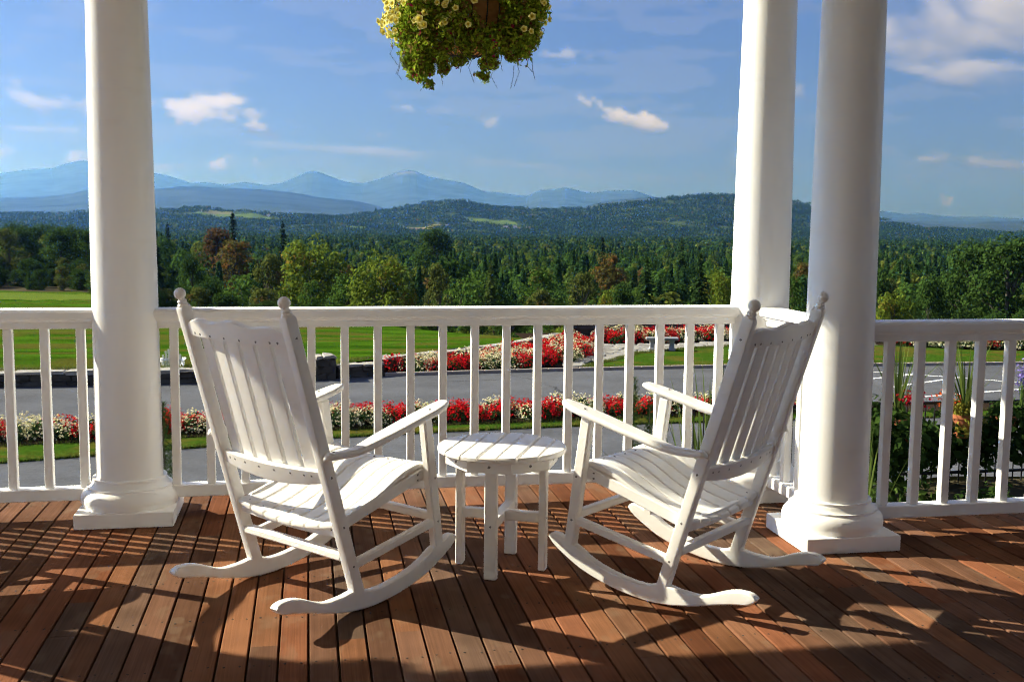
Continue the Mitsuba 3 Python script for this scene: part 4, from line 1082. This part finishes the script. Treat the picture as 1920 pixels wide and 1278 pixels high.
# distant forest: clumps of crowns, one mass
def forest_clump(seed, n=46, half=24, conif=.45, fine=1.0):
    rng = np.random.default_rng(seed); V, F, Cc, m = [], [], [], 0
    for _ in range(n):
        x, y = rng.uniform(-half, half, 2); h = rng.uniform(8, 13)
        if rng.uniform() < conif:
            k = int(46 * fine); u = rng.uniform(.08, 1, k); r = 2.3 * (1 - u) * rng.uniform(.7, 1.1, k) + .2; a = rng.uniform(0, 2 * PI, k)
            pos = np.stack([r * np.cos(a), r * np.sin(a), u * h], 1); nor = np.stack([np.cos(a), np.sin(a), .8 + 0 * a], 1)
            base = np.array([.026, .058, .016]) * rng.uniform(.8, 1.7)
        else:
            k = int(46 * fine); d = rng.normal(size=(k, 3)); d /= np.linalg.norm(d, axis=1, keepdims=True); d[:, 2] = np.abs(d[:, 2]) * 1.1 - .25
            pos = d * [2.7, 2.7, 3.6] * rng.uniform(.75, 1.05, (k, 1)) + [0, 0, h - 4.2]; nor = d + [0, 0, .4]
            base = np.array([[.050, .100, .018], [.080, .125, .022], [.120, .145, .024], [.14, .085, .025]][rng.choice(4, p=[.52, .32, .12, .04])]) * rng.uniform(.8, 1.3)
        pos = pos + [x, y, 0]
        v, f = leaf_cards(pos, nor + rng.normal(0, .25, nor.shape), rng.uniform(1.1, 1.9, len(pos)) / fine ** .5, rng, 1.2, .25)
        V.append(v); F.append(f + m); m += len(v); Cc.append(per_leaf(base * rng.uniform(.7, 1.35, (len(pos), 1))))
    return P((np.vstack(V), np.vstack(F)), 'leaf', color=np.vstack(Cc))
for q in range(5):
    scene['group_clump_%d' % q] = {'type': 'shapegroup', 'crowns': forest_clump(40 + q)}
    scene['group_grove_%d' % q] = {'type': 'shapegroup', 'crowns': forest_clump(60 + q, 26, 15, .42, 5.5)}
i = 1
s = 158.0
while s < 2350:
    step = 34 + s * .012 if s > 520 else 27
    half = .56 * s + 60
    for l in np.arange(-half, half, step):
        ll, s2 = l + rt.uniform(-.3, .3) * step, s + rt.uniform(-.35, .35) * step
        if s2 < 150: continue
        if ll / s2 < -.30 and s2 < 185: continue
        x, y = ls(ll, s2)
        if any(((x - a) / (b * 1.05)) ** 2 + ((y - c) / (d * 1.05)) ** 2 < 1 for a, c, b, d, _ in FIELDS): continue
        k = step / 40 if s > 520 else rt.uniform(.72, .95)
        scene['distant_forest__%03d' % i] = {'type': 'instance', 'to_world': T().translate([x, y, float(ground_z(ll, s2)) - 1.5]).rotate([0, 0, 1], rt.uniform(0, 360)).scale([k, k, (.85 + .15 * k) * rt.uniform(.85, 1.15)]), 'group': {'type': 'ref', 'id': ('group_clump_%d' if s > 520 else 'group_grove_%d') % rt.randrange(5)}}; i += 1
    s += step * .85
for Q in range(4): scene['group_hillwood_%d' % Q] = {'type': 'shapegroup', 'crowns': forest_clump(80 + Q, 60, 34, .82, .6)}
for X_, Y_, Z_, gap_ in ((*HILL3, 52), (*HILL4, 46)):
    from scipy.interpolate import RegularGridInterpolator
    R_, K_ = X_.shape; L_, S_ = to_ls(X_, Y_)
    s = S_[0, 0] + 20
    while s < S_[-3, 0]:
        for l in np.arange(-.54 * s, .54 * s, gap_ * 1.05):
            ll, s2 = l + rt.uniform(-.35, .35) * gap_, s + rt.uniform(-.35, .35) * gap_
            r_ = int(np.clip(np.searchsorted(S_[:-3, 0], s2), 1, R_ - 4)); c_ = int(np.clip(np.searchsorted(L_[r_] / S_[r_], ll / s2), 1, K_ - 2))
            x, y, z = X_[r_, c_], Y_[r_, c_], Z_[r_, c_]
            if z < -75 or any(((x - a) / (b * 1.12)) ** 2 + ((y - c) / (d * 1.25 + 12)) ** 2 < 1 for a, c, b, d, _ in FIELDS): continue
            k = rt.uniform(.85, 1.15) * gap_ / 50
            scene['distant_forest__%03d' % i] = {'type': 'instance', 'to_world': T().translate([x, y, z - 4]).rotate([0, 0, 1], rt.uniform(0, 360)).scale([k, k, k * rt.uniform(.8, 1.05)]), 'group': {'type': 'ref', 'id': 'group_hillwood_%d' % rt.randrange(4)}}; i += 1
        s += gap_
labels['distant_forest'] = {'label': 'unbroken mixed forest filling the valley out to the hills', 'category': 'forest', 'kind': 'stuff'}

# ------------------------------------------------------------------ flower beds
def begonia(seed, red):
    rng = np.random.default_rng(seed)
    k = 90; d = rng.normal(size=(k, 3)); d /= np.linalg.norm(d, axis=1, keepdims=True); d[:, 2] = np.abs(d[:, 2])
    pos = d * [.27, .27, .36] * rng.uniform(.55, .92, (k, 1)); nor = d + rng.normal(0, .35, (k, 3)) + [0, 0, .4]
    leafc = (np.array([.05, .018, .012]) if red and seed % 2 else np.array([.030, .065, .018])) * rng.uniform(.6, 1.5, (k, 1))
    v1, f1 = leaf_cards(pos, nor, rng.uniform(.06, .09, k), rng, 1.2)
    k2 = 150; d = rng.normal(size=(k2, 3)); d /= np.linalg.norm(d, axis=1, keepdims=True); d[:, 2] = np.abs(d[:, 2]) * .9 + .12
    pos = d * [.29, .29, .39] * rng.uniform(.86, 1.1, (k2, 1)); nor = d + rng.normal(0, .55, (k2, 3))
    pc = (np.array([.62, .012, .018]) if red else np.array([.78, .70, .46])) * rng.uniform(.72, 1.12, (k2, 1))
    if not red: pc = np.where(rng.uniform(0, 1, (k2, 1)) < .2, np.array([.55, .55, .22]), pc)
    v2, f2 = leaf_cards(pos, nor, rng.uniform(.034, .055, k2), rng, 1.1)
    return P((v1, f1), 'leaf', color=per_leaf(leafc)), P((v2, f2), 'petal', color=per_leaf(pc))
for c in ('red', 'cream'):
    for q in range(3):
        lf, fl = begonia((0 if c == 'red' else 10) + q, c == 'red')
        scene['group_begonia_%s_%d' % (c, q)] = {'type': 'shapegroup', 'leaves': lf, 'flowers': fl}
rb = random.Random(31)
def plant_bed(poly, spacing, where, short, seed, z, big=1.0, bias=.5):
    poly = sg.Polygon(poly); x0, y0, x1, y1 = poly.bounds; mine = []
    j = 0; y = y0
    while y < y1:
        x = x0 + (spacing * .5 if j % 2 else 0)
        while x < x1:
            px_, py_ = x + rb.uniform(-.10, .10), y + rb.uniform(-.08, .08)
            if poly.contains(sg.Point(px_, py_)):
                nz = float(meshkit.noise(np.array([px_ * 1.55 + seed, py_ * 1.3, seed]), seed))
                col = 'red' if nz + .26 * math.sin(px_ * 3.1 + py_ * 1.9 + seed) + rb.uniform(-.24, .24) > bias else 'cream'
                key = thing(col + '_begonia', col + ' flowering begonia in ' + where, 'flower', col + ' begonias in ' + where)
                mine.append((key, col, px_, py_))
                labels[key + '__flowers'] = labels[key + '__leaves'] = {'kind': 'stuff'}
                k = big * rb.uniform(.85, 1.2)
                scene[key] = {'type': 'instance', 'to_world': T().translate([px_, py_, z]).rotate([0, 0, 1], rb.uniform(0, 360)).scale([k, k, k * rb.uniform(.9, 1.1)]), 'group': {'type': 'ref', 'id': 'group_begonia_%s_%d' % (col, rb.randrange(3))}}
            x += spacing
        y += spacing * .84
        j += 1
    NUM = 'zeroth first second third fourth fifth sixth seventh eighth ninth tenth eleventh twelfth thirteenth fourteenth fifteenth sixteenth seventeenth eighteenth nineteenth twentieth'.split() + ['twenty-first', 'twenty-second', 'twenty-third', 'twenty-fourth', 'twenty-fifth', 'twenty-sixth', 'twenty-seventh', 'twenty-eighth', 'twenty-ninth', 'thirtieth'] + ['last'] * 40
    # name each plant by the railing gap it shows through and its row
    spots = {}
    for key, col, x_, y_ in mine:
        l, s_ = to_ls(x_, y_); px = 960 + 2070 * l / s_
        front = YF / y_ * x_; right = YR / y_ * x_
        if right > XR + .15: g = NUM[int((right - 2.415) / .1418) + 2] + ' railing gap right of the nearest column'
        elif -.603 < front < XC - .12: g = NUM[int((front + .603) / .1502) + 1] + ' railing gap right of the left column'
        elif front < -.984: g = NUM[int((-.984 - front) / .1495) + 2] + ' railing gap left of the left column'
        else: g = None
        if g is None: g = 'behind the ' + ('left column' if front < -.5 else 'right columns')
        spots.setdefault((col, g), []).append((y_, x_, key))
    for (col, g), lst in spots.items():
        lst.sort()
        for q, (_, _, key) in enumerate(lst):
            w = ('nearest ' if q == 0 else NUM[q + 1] + ' nearest ') if len(lst) > 1 else ''
            labels[key]['label'] = '%s%s begonia, %s, %s' % (w, col, short, g)
inner = lambda pts: [tuple(q) for q in pts]
plant_bed([(x, y + .22) for x, y in bed_front if x < 16] + [(x, y - .2) for x, y in bed_back[::-1] if x < 16], .43, 'the flower bed on the near side of the driveway', 'near bed', 6, ROAD + .07, 1.05, .42)
plant_bed([(2.5, 36.25), (4.7, 36.15), (6.7, 36.35), (8.6, 37.2), (10.2, 39.2), (11.0, 42.0), (10.5, 43.6), (8.6, 41.4), (6.3, 39.2), (4.1, 37.75), (2.7, 36.75)], .50, 'the long curved bed between driveway and lawn', 'long curved bed', 3, ROAD, 1.25, .5)
plant_bed([(11.5, 43.9), (12.6, 43.0), (14.2, 43.3), (17.4, 43.8), (17.6, 45.2), (11.6, 44.9)], .50, 'the far bed behind the stone bench', 'far bed', 5, ROAD + .02, 1.35, .55)
plant_bed([(23.4, 41.2), (26.2, 39.9), (29.5, 39.2), (30.5, 40.6), (24, 42.4)], .52, 'the bed at the right edge beyond the grass plot', 'right edge bed', 7, ROAD + .06, 1.4, .55)

# tufts along the ragged edges of the mown grass
rng = np.random.default_rng(5)
def tufts(line_, n, z, spread, h):
    line_ = np.array(line_, float); seg = np.concatenate([[0], np.linalg.norm(np.diff(line_, axis=0), axis=1).cumsum()])
    u = rng.uniform(0, seg[-1], n)
    base = np.stack([np.interp(u, seg, line_[:, 0]), np.interp(u, seg, line_[:, 1]) + rng.normal(0, spread, n), np.full(n, z)], 1)
    a = rng.uniform(0, 2 * PI, n); w = np.stack([np.cos(a), np.sin(a), 0 * a], 1) * .008
    tip = base + np.stack([rng.normal(0, .03, n), rng.normal(0, .03, n), rng.uniform(.5, 1.2, n) * h], 1)
    v = np.stack([base - w, base + w, tip], 1).reshape(-1, 3)
    t = rng.uniform(0, 1, (n, 1)); c = np.array([.06, .13, .018]) * (1 - t) + np.array([.17, .15, .04]) * t
    return v, np.arange(3 * n).reshape(-1, 3), np.repeat(c, 3, 0)
parts_ = [tufts(path_edge, 5000, ROAD + .03, .07, .10), tufts(bed_front, 5000, ROAD + .03, .09, .10), tufts(plot[:3], 4000, ROAD + .05, .05, .08), tufts([(9.2, 36.4), (10.9, 38.2), (12.2, 39.9), (14.2, 40.9), (17, 41.9)], 4000, ROAD + .05, .10, .10), tufts([(-14, 34.95), (-4.5, 35.1), (.9, 35.5), (2.4, 37.2)], 5000, lawn_z(35.4), .12, .10)]
v, f = cat([(a, b) for a, b, _ in parts_])
k = put(None, key_for('grass_tufts'), P((v, f), 'leaf', color=np.vstack([c for *_, c in parts_])))
labels[k] = {'label': 'short grass tufts along the edges of beds, paths and curb', 'category': 'grass', 'kind': 'stuff'}

# ------------------------------------------------------------------ plants close to the porch
def spikes(seed, n, length, width, spread, pal, base_r=.04):
    """arching sword leaves"""
    rng = np.random.default_rng(seed); V, F, Cc, m = [], [], [], 0
    for _ in range(n):
        a = rng.uniform(0, 2 * PI); lean = abs(rng.normal(0, spread)); L = length * rng.uniform(.55, 1.08)
        d = np.array([math.cos(a), math.sin(a), 0]); side = np.array([-math.sin(a), math.cos(a), 0])
        t = np.linspace(0, 1, 7); ang = lean * (.55 + .75 * t)
        step = L / 6
        p = np.zeros((7, 3)); p[0] = d * base_r * rng.uniform(0, 1)
        for i in range(1, 7): p[i] = p[i - 1] + step * (d * math.sin(ang[i]) + np.array([0, 0, math.cos(ang[i])]))
        w = width * np.array([.7, 1, 1, .9, .7, .42, .05])[:, None] / 2
        v = np.stack([p - side * w, p + side * w], 1).reshape(-1, 3)
        f = [(2 * i, 2 * i + 1, 2 * i + 3) for i in range(6)] + [(2 * i, 2 * i + 3, 2 * i + 2) for i in range(6)]
        V.append(v); F.append(np.array(f) + m); m += len(v)
        tt = rng.uniform(); Cc.append(np.repeat((np.array(pal[0]) * (1 - tt) + np.array(pal[1]) * tt)[None], len(v), 0))
    return P((np.vstack(V), np.vstack(F)), 'leaf', color=np.vstack(Cc))
def cloud(seed, centers, per, size, pal, flat=.35):
    rng = np.random.default_rng(seed); pos, nor = [], []
    for c, r in centers:
        k = int(per * r * r) + 8; d = rng.normal(size=(k, 3)); d /= np.linalg.norm(d, axis=1, keepdims=True)
        pos.append(np.asarray(c) + d * np.asarray(r) * rng.uniform(.3, 1, (k, 1)) ** .6); nor.append(d + rng.normal(0, .5, (k, 3)) + [0, 0, flat])
    pos, nor = np.vstack(pos), np.vstack(nor); t = rng.uniform(0, 1, (len(pos), 1))
    v, f = leaf_cards(pos, nor, size * rng.uniform(.7, 1.3, len(pos)), rng, 1.5)
    return P((v, f), 'leaf', color=per_leaf(np.array(pal[0]) * (1 - t) + np.array(pal[1]) * t))
def yew(seed, h, w, shoots):
    rng = np.random.default_rng(seed); V, F, Cc, m = [], [], [], 0; st = []
    stems = [(np.array([rng.normal(0, w * .35), rng.normal(0, w * .35), 0]), h * rng.uniform(.55, .82)) for _ in range(16)] + shoots
    for b, H in stems:
        top = b + [rng.normal(0, .03), rng.normal(0, .03), H]
        st.append(tube([b * [.4, .4, 1], (b + top) / 2, top], [.012, .009, .003], 5))
        k = int(H * 950); t = rng.uniform(.12, 1, k) ** .8
        c = b + (top - b) * t[:, None]; a = rng.uniform(0, 2 * PI, k); up = rng.uniform(.25, .9, k)
        d = np.stack([np.cos(a), np.sin(a), up], 1); d /= np.linalg.norm(d, axis=1, keepdims=True)
        rad = (.10 * (1 - t) ** .5 + .012)[:, None] * rng.uniform(.1, 1, (k, 1)); c = c + d * rad * [1, 1, .4]
        L = .034; side = np.cross(d, [0, 0, 1.0]); side /= np.linalg.norm(side, axis=1, keepdims=True)
        v = np.stack([c - side * .0042, c + side * .0042, c + d * L], 1).reshape(-1, 3)
        V.append(v); F.append(np.arange(3 * k).reshape(-1, 3) + m); m += len(v)
        tt = rng.uniform(0, 1, (k, 1)); Cc.append(np.repeat(np.array([.014, .030, .010]) * (1 - tt) + np.array([.05, .085, .022]) * tt, 3, 0))
    core = []
    for b, H in stems:                                  # dense short shoots round every stem
        k = int(H * 420); t = rng.uniform(.02, .97, k); r_ = .085 * (1 - t) ** .45 + .008
        core.append(b + (np.array([0, 0, H]) * t[:, None]) + rng.normal(0, .55, (k, 3)) * r_[:, None] * [1, 1, .6])
    core = np.vstack(core); v, f = leaf_cards(core, rng.normal(size=core.shape), rng.uniform(.006, .010, len(core)), rng, 4.0)
    V.append(v); F.append(f + m); tt = rng.uniform(0, 1, (len(core), 1)); Cc.append(per_leaf(np.array([.016, .034, .011]) * (1 - tt) + np.array([.055, .09, .024]) * tt))
    return P((np.vstack(V), np.vstack(F)), 'leaf', color=np.vstack(Cc)), P(cat(st), 'bark', True)
def shrub(label, x, y, z, seed, h, w, shoots):
    k = thing('yew_shrub', label, 'shrub'); lf, st = yew(seed, h, w, shoots); m = T().translate([x, y, z])
    put(k, 'needles', lf, m); put(k, 'stems', st, m)
shrub('dark upright yew with a thin leader, right of the left column', -.93, 7.75, -1.75, 1, 1.35, .30, [(np.array([-.05, 0, 0]), 1.82), (np.array([-.03, .03, 0]), 1.5), (np.array([.12, -.05, 0]), 1.22)])
shrub('dark yew bush behind the right rocking chair', 2.42, 7.75, -1.75, 2, 1.58, .34, [(np.array([-.06, 0, 0]), 1.93), (np.array([.06, .03, 0]), 1.72), (np.array([.16, .03, 0]), 1.66)])
SP = [(.05, .085, .018), (.17, .22, .05)]
def spiky(label, x, y, z, seed, n, L, w, spread):
    k = key_for('spiky_plant'); put(None, k, spikes(seed, n, L, w, spread, SP)); scene[k]['to_world'] = T().translate([x, y, z]); labels[k] = {'label': label, 'category': 'plant'}
spiky('tall sword leaved plant behind the arm of the right rocking chair', 2.86, 7.55, -1.75, 3, 64, 1.85, .036, .22)
spiky('second sword leaved plant between the chair arm and the corner column', 3.10, 7.9, -1.75, 13, 46, 1.95, .036, .26)

# iron fence with pots on the right
fn = thing('iron_fence', 'black iron fence with thin bars behind the right railing', 'fence')
for z in (-.98, -1.90): put(fn, 'rail', P(bar((4.6, 12.8, z), (12.4, 12.8, z), .03, .035, .003), 'black_iron'))
pk = P(cat([tube([(0, 0, -2.05), (0, 0, -.96)], .009, 6)]), 'black_iron', True)
for i in range(60): put(fn, 'bar', pk, T().translate([4.66 + i * .13, 12.8, 0]))
for x in (4.6, 7.0, 9.4, 11.8): put(fn, 'post', P(bar((x, 12.8, -2.1), (x, 12.8, -.90), .045, .045, .004, up=(1, 0, 0)), 'black_iron'))
def pot(x, y, ztop, r, label, seed, pal, fol):
    k = thing('flower_pot', label, 'flower pot'); m = T().translate([x, y, ztop])
    put(k, 'pot', P(lathe([(0, -.30), (r * .62, -.30), (r * .66, -.28), (r * .92, -.05), (r, -.05), (r, 0), (r * .93, 0), (r * .9, -.03), (0, -.04)], 28), 'terracotta', 30), m)
    put(k, 'foliage', cloud(seed, fol, 5200, .035, pal), m)
DKG, LTG, YLG = [(.012, .03, .008), (.05, .09, .018)], [(.06, .12, .02), (.16, .24, .05)], [(.16, .16, .02), (.33, .30, .05)]
blob = lambda r, n, sp, z0, seed: [((random.Random(seed + i).uniform(-sp, sp), random.Random(seed * 3 + i).uniform(-sp * .6, sp * .6), z0 + random.Random(seed * 7 + i).uniform(-r, r)), r) for i in range(n)]
pot(8.22, 12.62, -1.10, .17, 'terracotta pot with yellow leaved creeper hanging on the iron fence', 5, YLG, blob(.10, 9, .18, .02, 3) + [((.06, -.17, -.16), .09), ((-.12, -.15, -.20), .10), ((.16, -.12, -.10), .08), ((-.02, -.19, -.06), .08)])
pot(7.35, 12.62, -1.12, .17, 'terracotta pot of red flowers at the left end of the iron fence', 6, LTG, blob(.10, 8, .2, .0, 5) + [((.0, -.18, -.15), .12), ((-.14, -.14, -.2), .12), ((.14, -.14, -.18), .12)])
pot(8.78, 12.62, -1.12, .17, 'dark pot with trailing green plants at the right end of the fence', 7, DKG, blob(.13, 12, .24, -.02, 9))
spiky('sword leaved plant in the left fence pot', 7.28, 12.62, -1.10, 23, 34, 1.08, .022, .42)
spiky('sword leaved plant in the yellow creeper pot', 8.22, 12.62, -1.08, 24, 36, 1.02, .022, .48)
spiky('sword leaved plant on the ground beside the nearest column', 5.05, 9.3, -1.95, 25, 46, 1.45, .026, .26)
def blossoms(label, x, y, z, seed, col, n, sp, name='red_geranium'):
    rng = np.random.default_rng(seed); pos = rng.normal(0, 1, (n, 3)) * sp; nor = pos / .1 + rng.normal(0, 1, (n, 3)) + [0, -1, 1]
    v, f = leaf_cards(pos, nor, rng.uniform(.02, .04, n), rng, 1.1); k = key_for(name)
    labels[k] = {'label': label, 'category': 'flowers'}
    put(k, 'blossoms', P((v, f), 'petal', color=per_leaf(np.array(col) * rng.uniform(.7, 1.15, (n, 1)))), T().translate([x, y, z]), kind='stuff')
blossoms('red geranium blossoms on the left fence pot', 7.42, 12.5, -.84, 1, (.6, .015, .03), 170, (.10, .08, .05))
blossoms('orange red blossoms beside the yellow creeper on the fence', 7.93, 12.55, -.90, 2, (.55, .09, .02), 90, (.07, .06, .06))
blossoms('pale lavender spikes of blossom at the right edge of the fence', 8.94, 12.5, -.60, 3, (.26, .20, .52), 150, (.045, .045, .11), 'lavender_flowers')
kf = key_for('flower_stalks'); put(None, kf, spikes(31, 22, .42, .012, .12, LTG), T().translate([8.94, 12.5, -.98])); labels[kf] = {'label': 'thin green stalks under the lavender blossom', 'category': 'plant'}
def bush(name, label, x, y, z, seed, fol, per, size, pal):
    k = key_for(name); put(None, k, cloud(seed, fol, per, size, pal), T().translate([x, y, z])); labels[k] = {'label': label, 'category': 'shrub'}
bush('fence_vine', 'dark leafy vine climbing through the iron fence', 7.6, 12.6, -1.45, 41, blob(.20, 14, .55, .05, 11), 620, .085, DKG)
bush('fence_vine', 'thin vine with separate leaves on the bare stretch of iron fence', 8.05, 12.7, -1.45, 42, blob(.13, 6, .28, -.1, 12), 420, .09, DKG)
bush('fence_vine', 'dense dark vine at the right end of the iron fence', 8.75, 12.6, -1.45, 43, blob(.24, 16, .35, .05, 13), 800, .07, DKG)
bush('garden_shrub', 'tall dark shrub added unseen behind the nearest column to shade the terrace', 6.1, 11.2, -1.5, 48, blob(.30, 22, .5, .35, 21), 700, .07, DKG)  # unseen shrub, added to cast shade over the terrace on its right
bush('fence_vine', 'dark mass of leaves behind the iron fence', 8.1, 13.1, -1.55, 49, blob(.25, 30, 1.5, .0, 22), 620, .08, DKG)
bush('garden_shrub', 'light green leafy shrub beside the nearest column', 5.05, 9.2, -1.55, 44, blob(.16, 9, .22, .0, 14), 1100, .05, LTG)
bush('garden_shrub', 'green shrub low behind the first balusters of the right railing', 6.0, 10.6, -1.75, 45, blob(.20, 12, .40, .05, 15), 900, .06, [(.03, .06, .012), (.11, .17, .035)])
bush('garden_shrub', 'dark shrub in the shade below the iron fence at right', 7.2, 10.9, -1.95, 46, blob(.22, 16, .75, .0, 16), 700, .06, DKG)
bush('garden_shrub', 'dark shrub in the shade between the two right columns', 4.3, 9.6, -1.8, 47, blob(.25, 16, .45, .25, 17), 700, .06, DKG)

# ------------------------------------------------------------------ far farm houses
def farmhouse(px, py, w, label):
    x, y, z, _ = on_hill(px, py)
    k = thing('farmhouse', label, 'house'); m = T().translate([x, y, z]).rotate([0, 0, 1], -8)
    h = w * .42; d = w * .6
    put(k, 'walls', P(box(-w / 2, w / 2, -d / 2, d / 2, -4, h, .05), 'barn_white'), m)
    v = np.array([(-w * .54, -d * .58, h), (w * .54, -d * .58, h), (w * .54, d * .58, h), (-w * .54, d * .58, h), (-w * .54, 0, h + d * .45), (w * .54, 0, h + d * .45)])
    put(k, 'roof', P((v, np.array([(0, 1, 5), (0, 5, 4), (2, 3, 4), (2, 4, 5), (0, 4, 3), (1, 2, 5), (0, 3, 2), (0, 2, 1)])), 'roof_grey'), m)
HOUSES = [(691, 424.5, 11, 'white farmhouse at the left end of the far village'), (704, 424, 9, 'white farmhouse in the middle of the far village'), (713, 424.5, 9, 'small white house at the right end of the far village'), (836, 426, 12, 'white farmhouse alone by the far hay field'), (945, 430, 17, 'long white farm building below the olive field'), (963, 429, 15, 'long white shed right of the farm building'), (503, 406, 12, 'white farmhouse beside the left hillside pasture'), (1697, 448, 13, 'white farmhouse at the foot of the hill right of the nearest column')]
for a in HOUSES:
    if on_hill(a[0], a[1]): farmhouse(a[0], a[1], a[2] * .62, a[3])
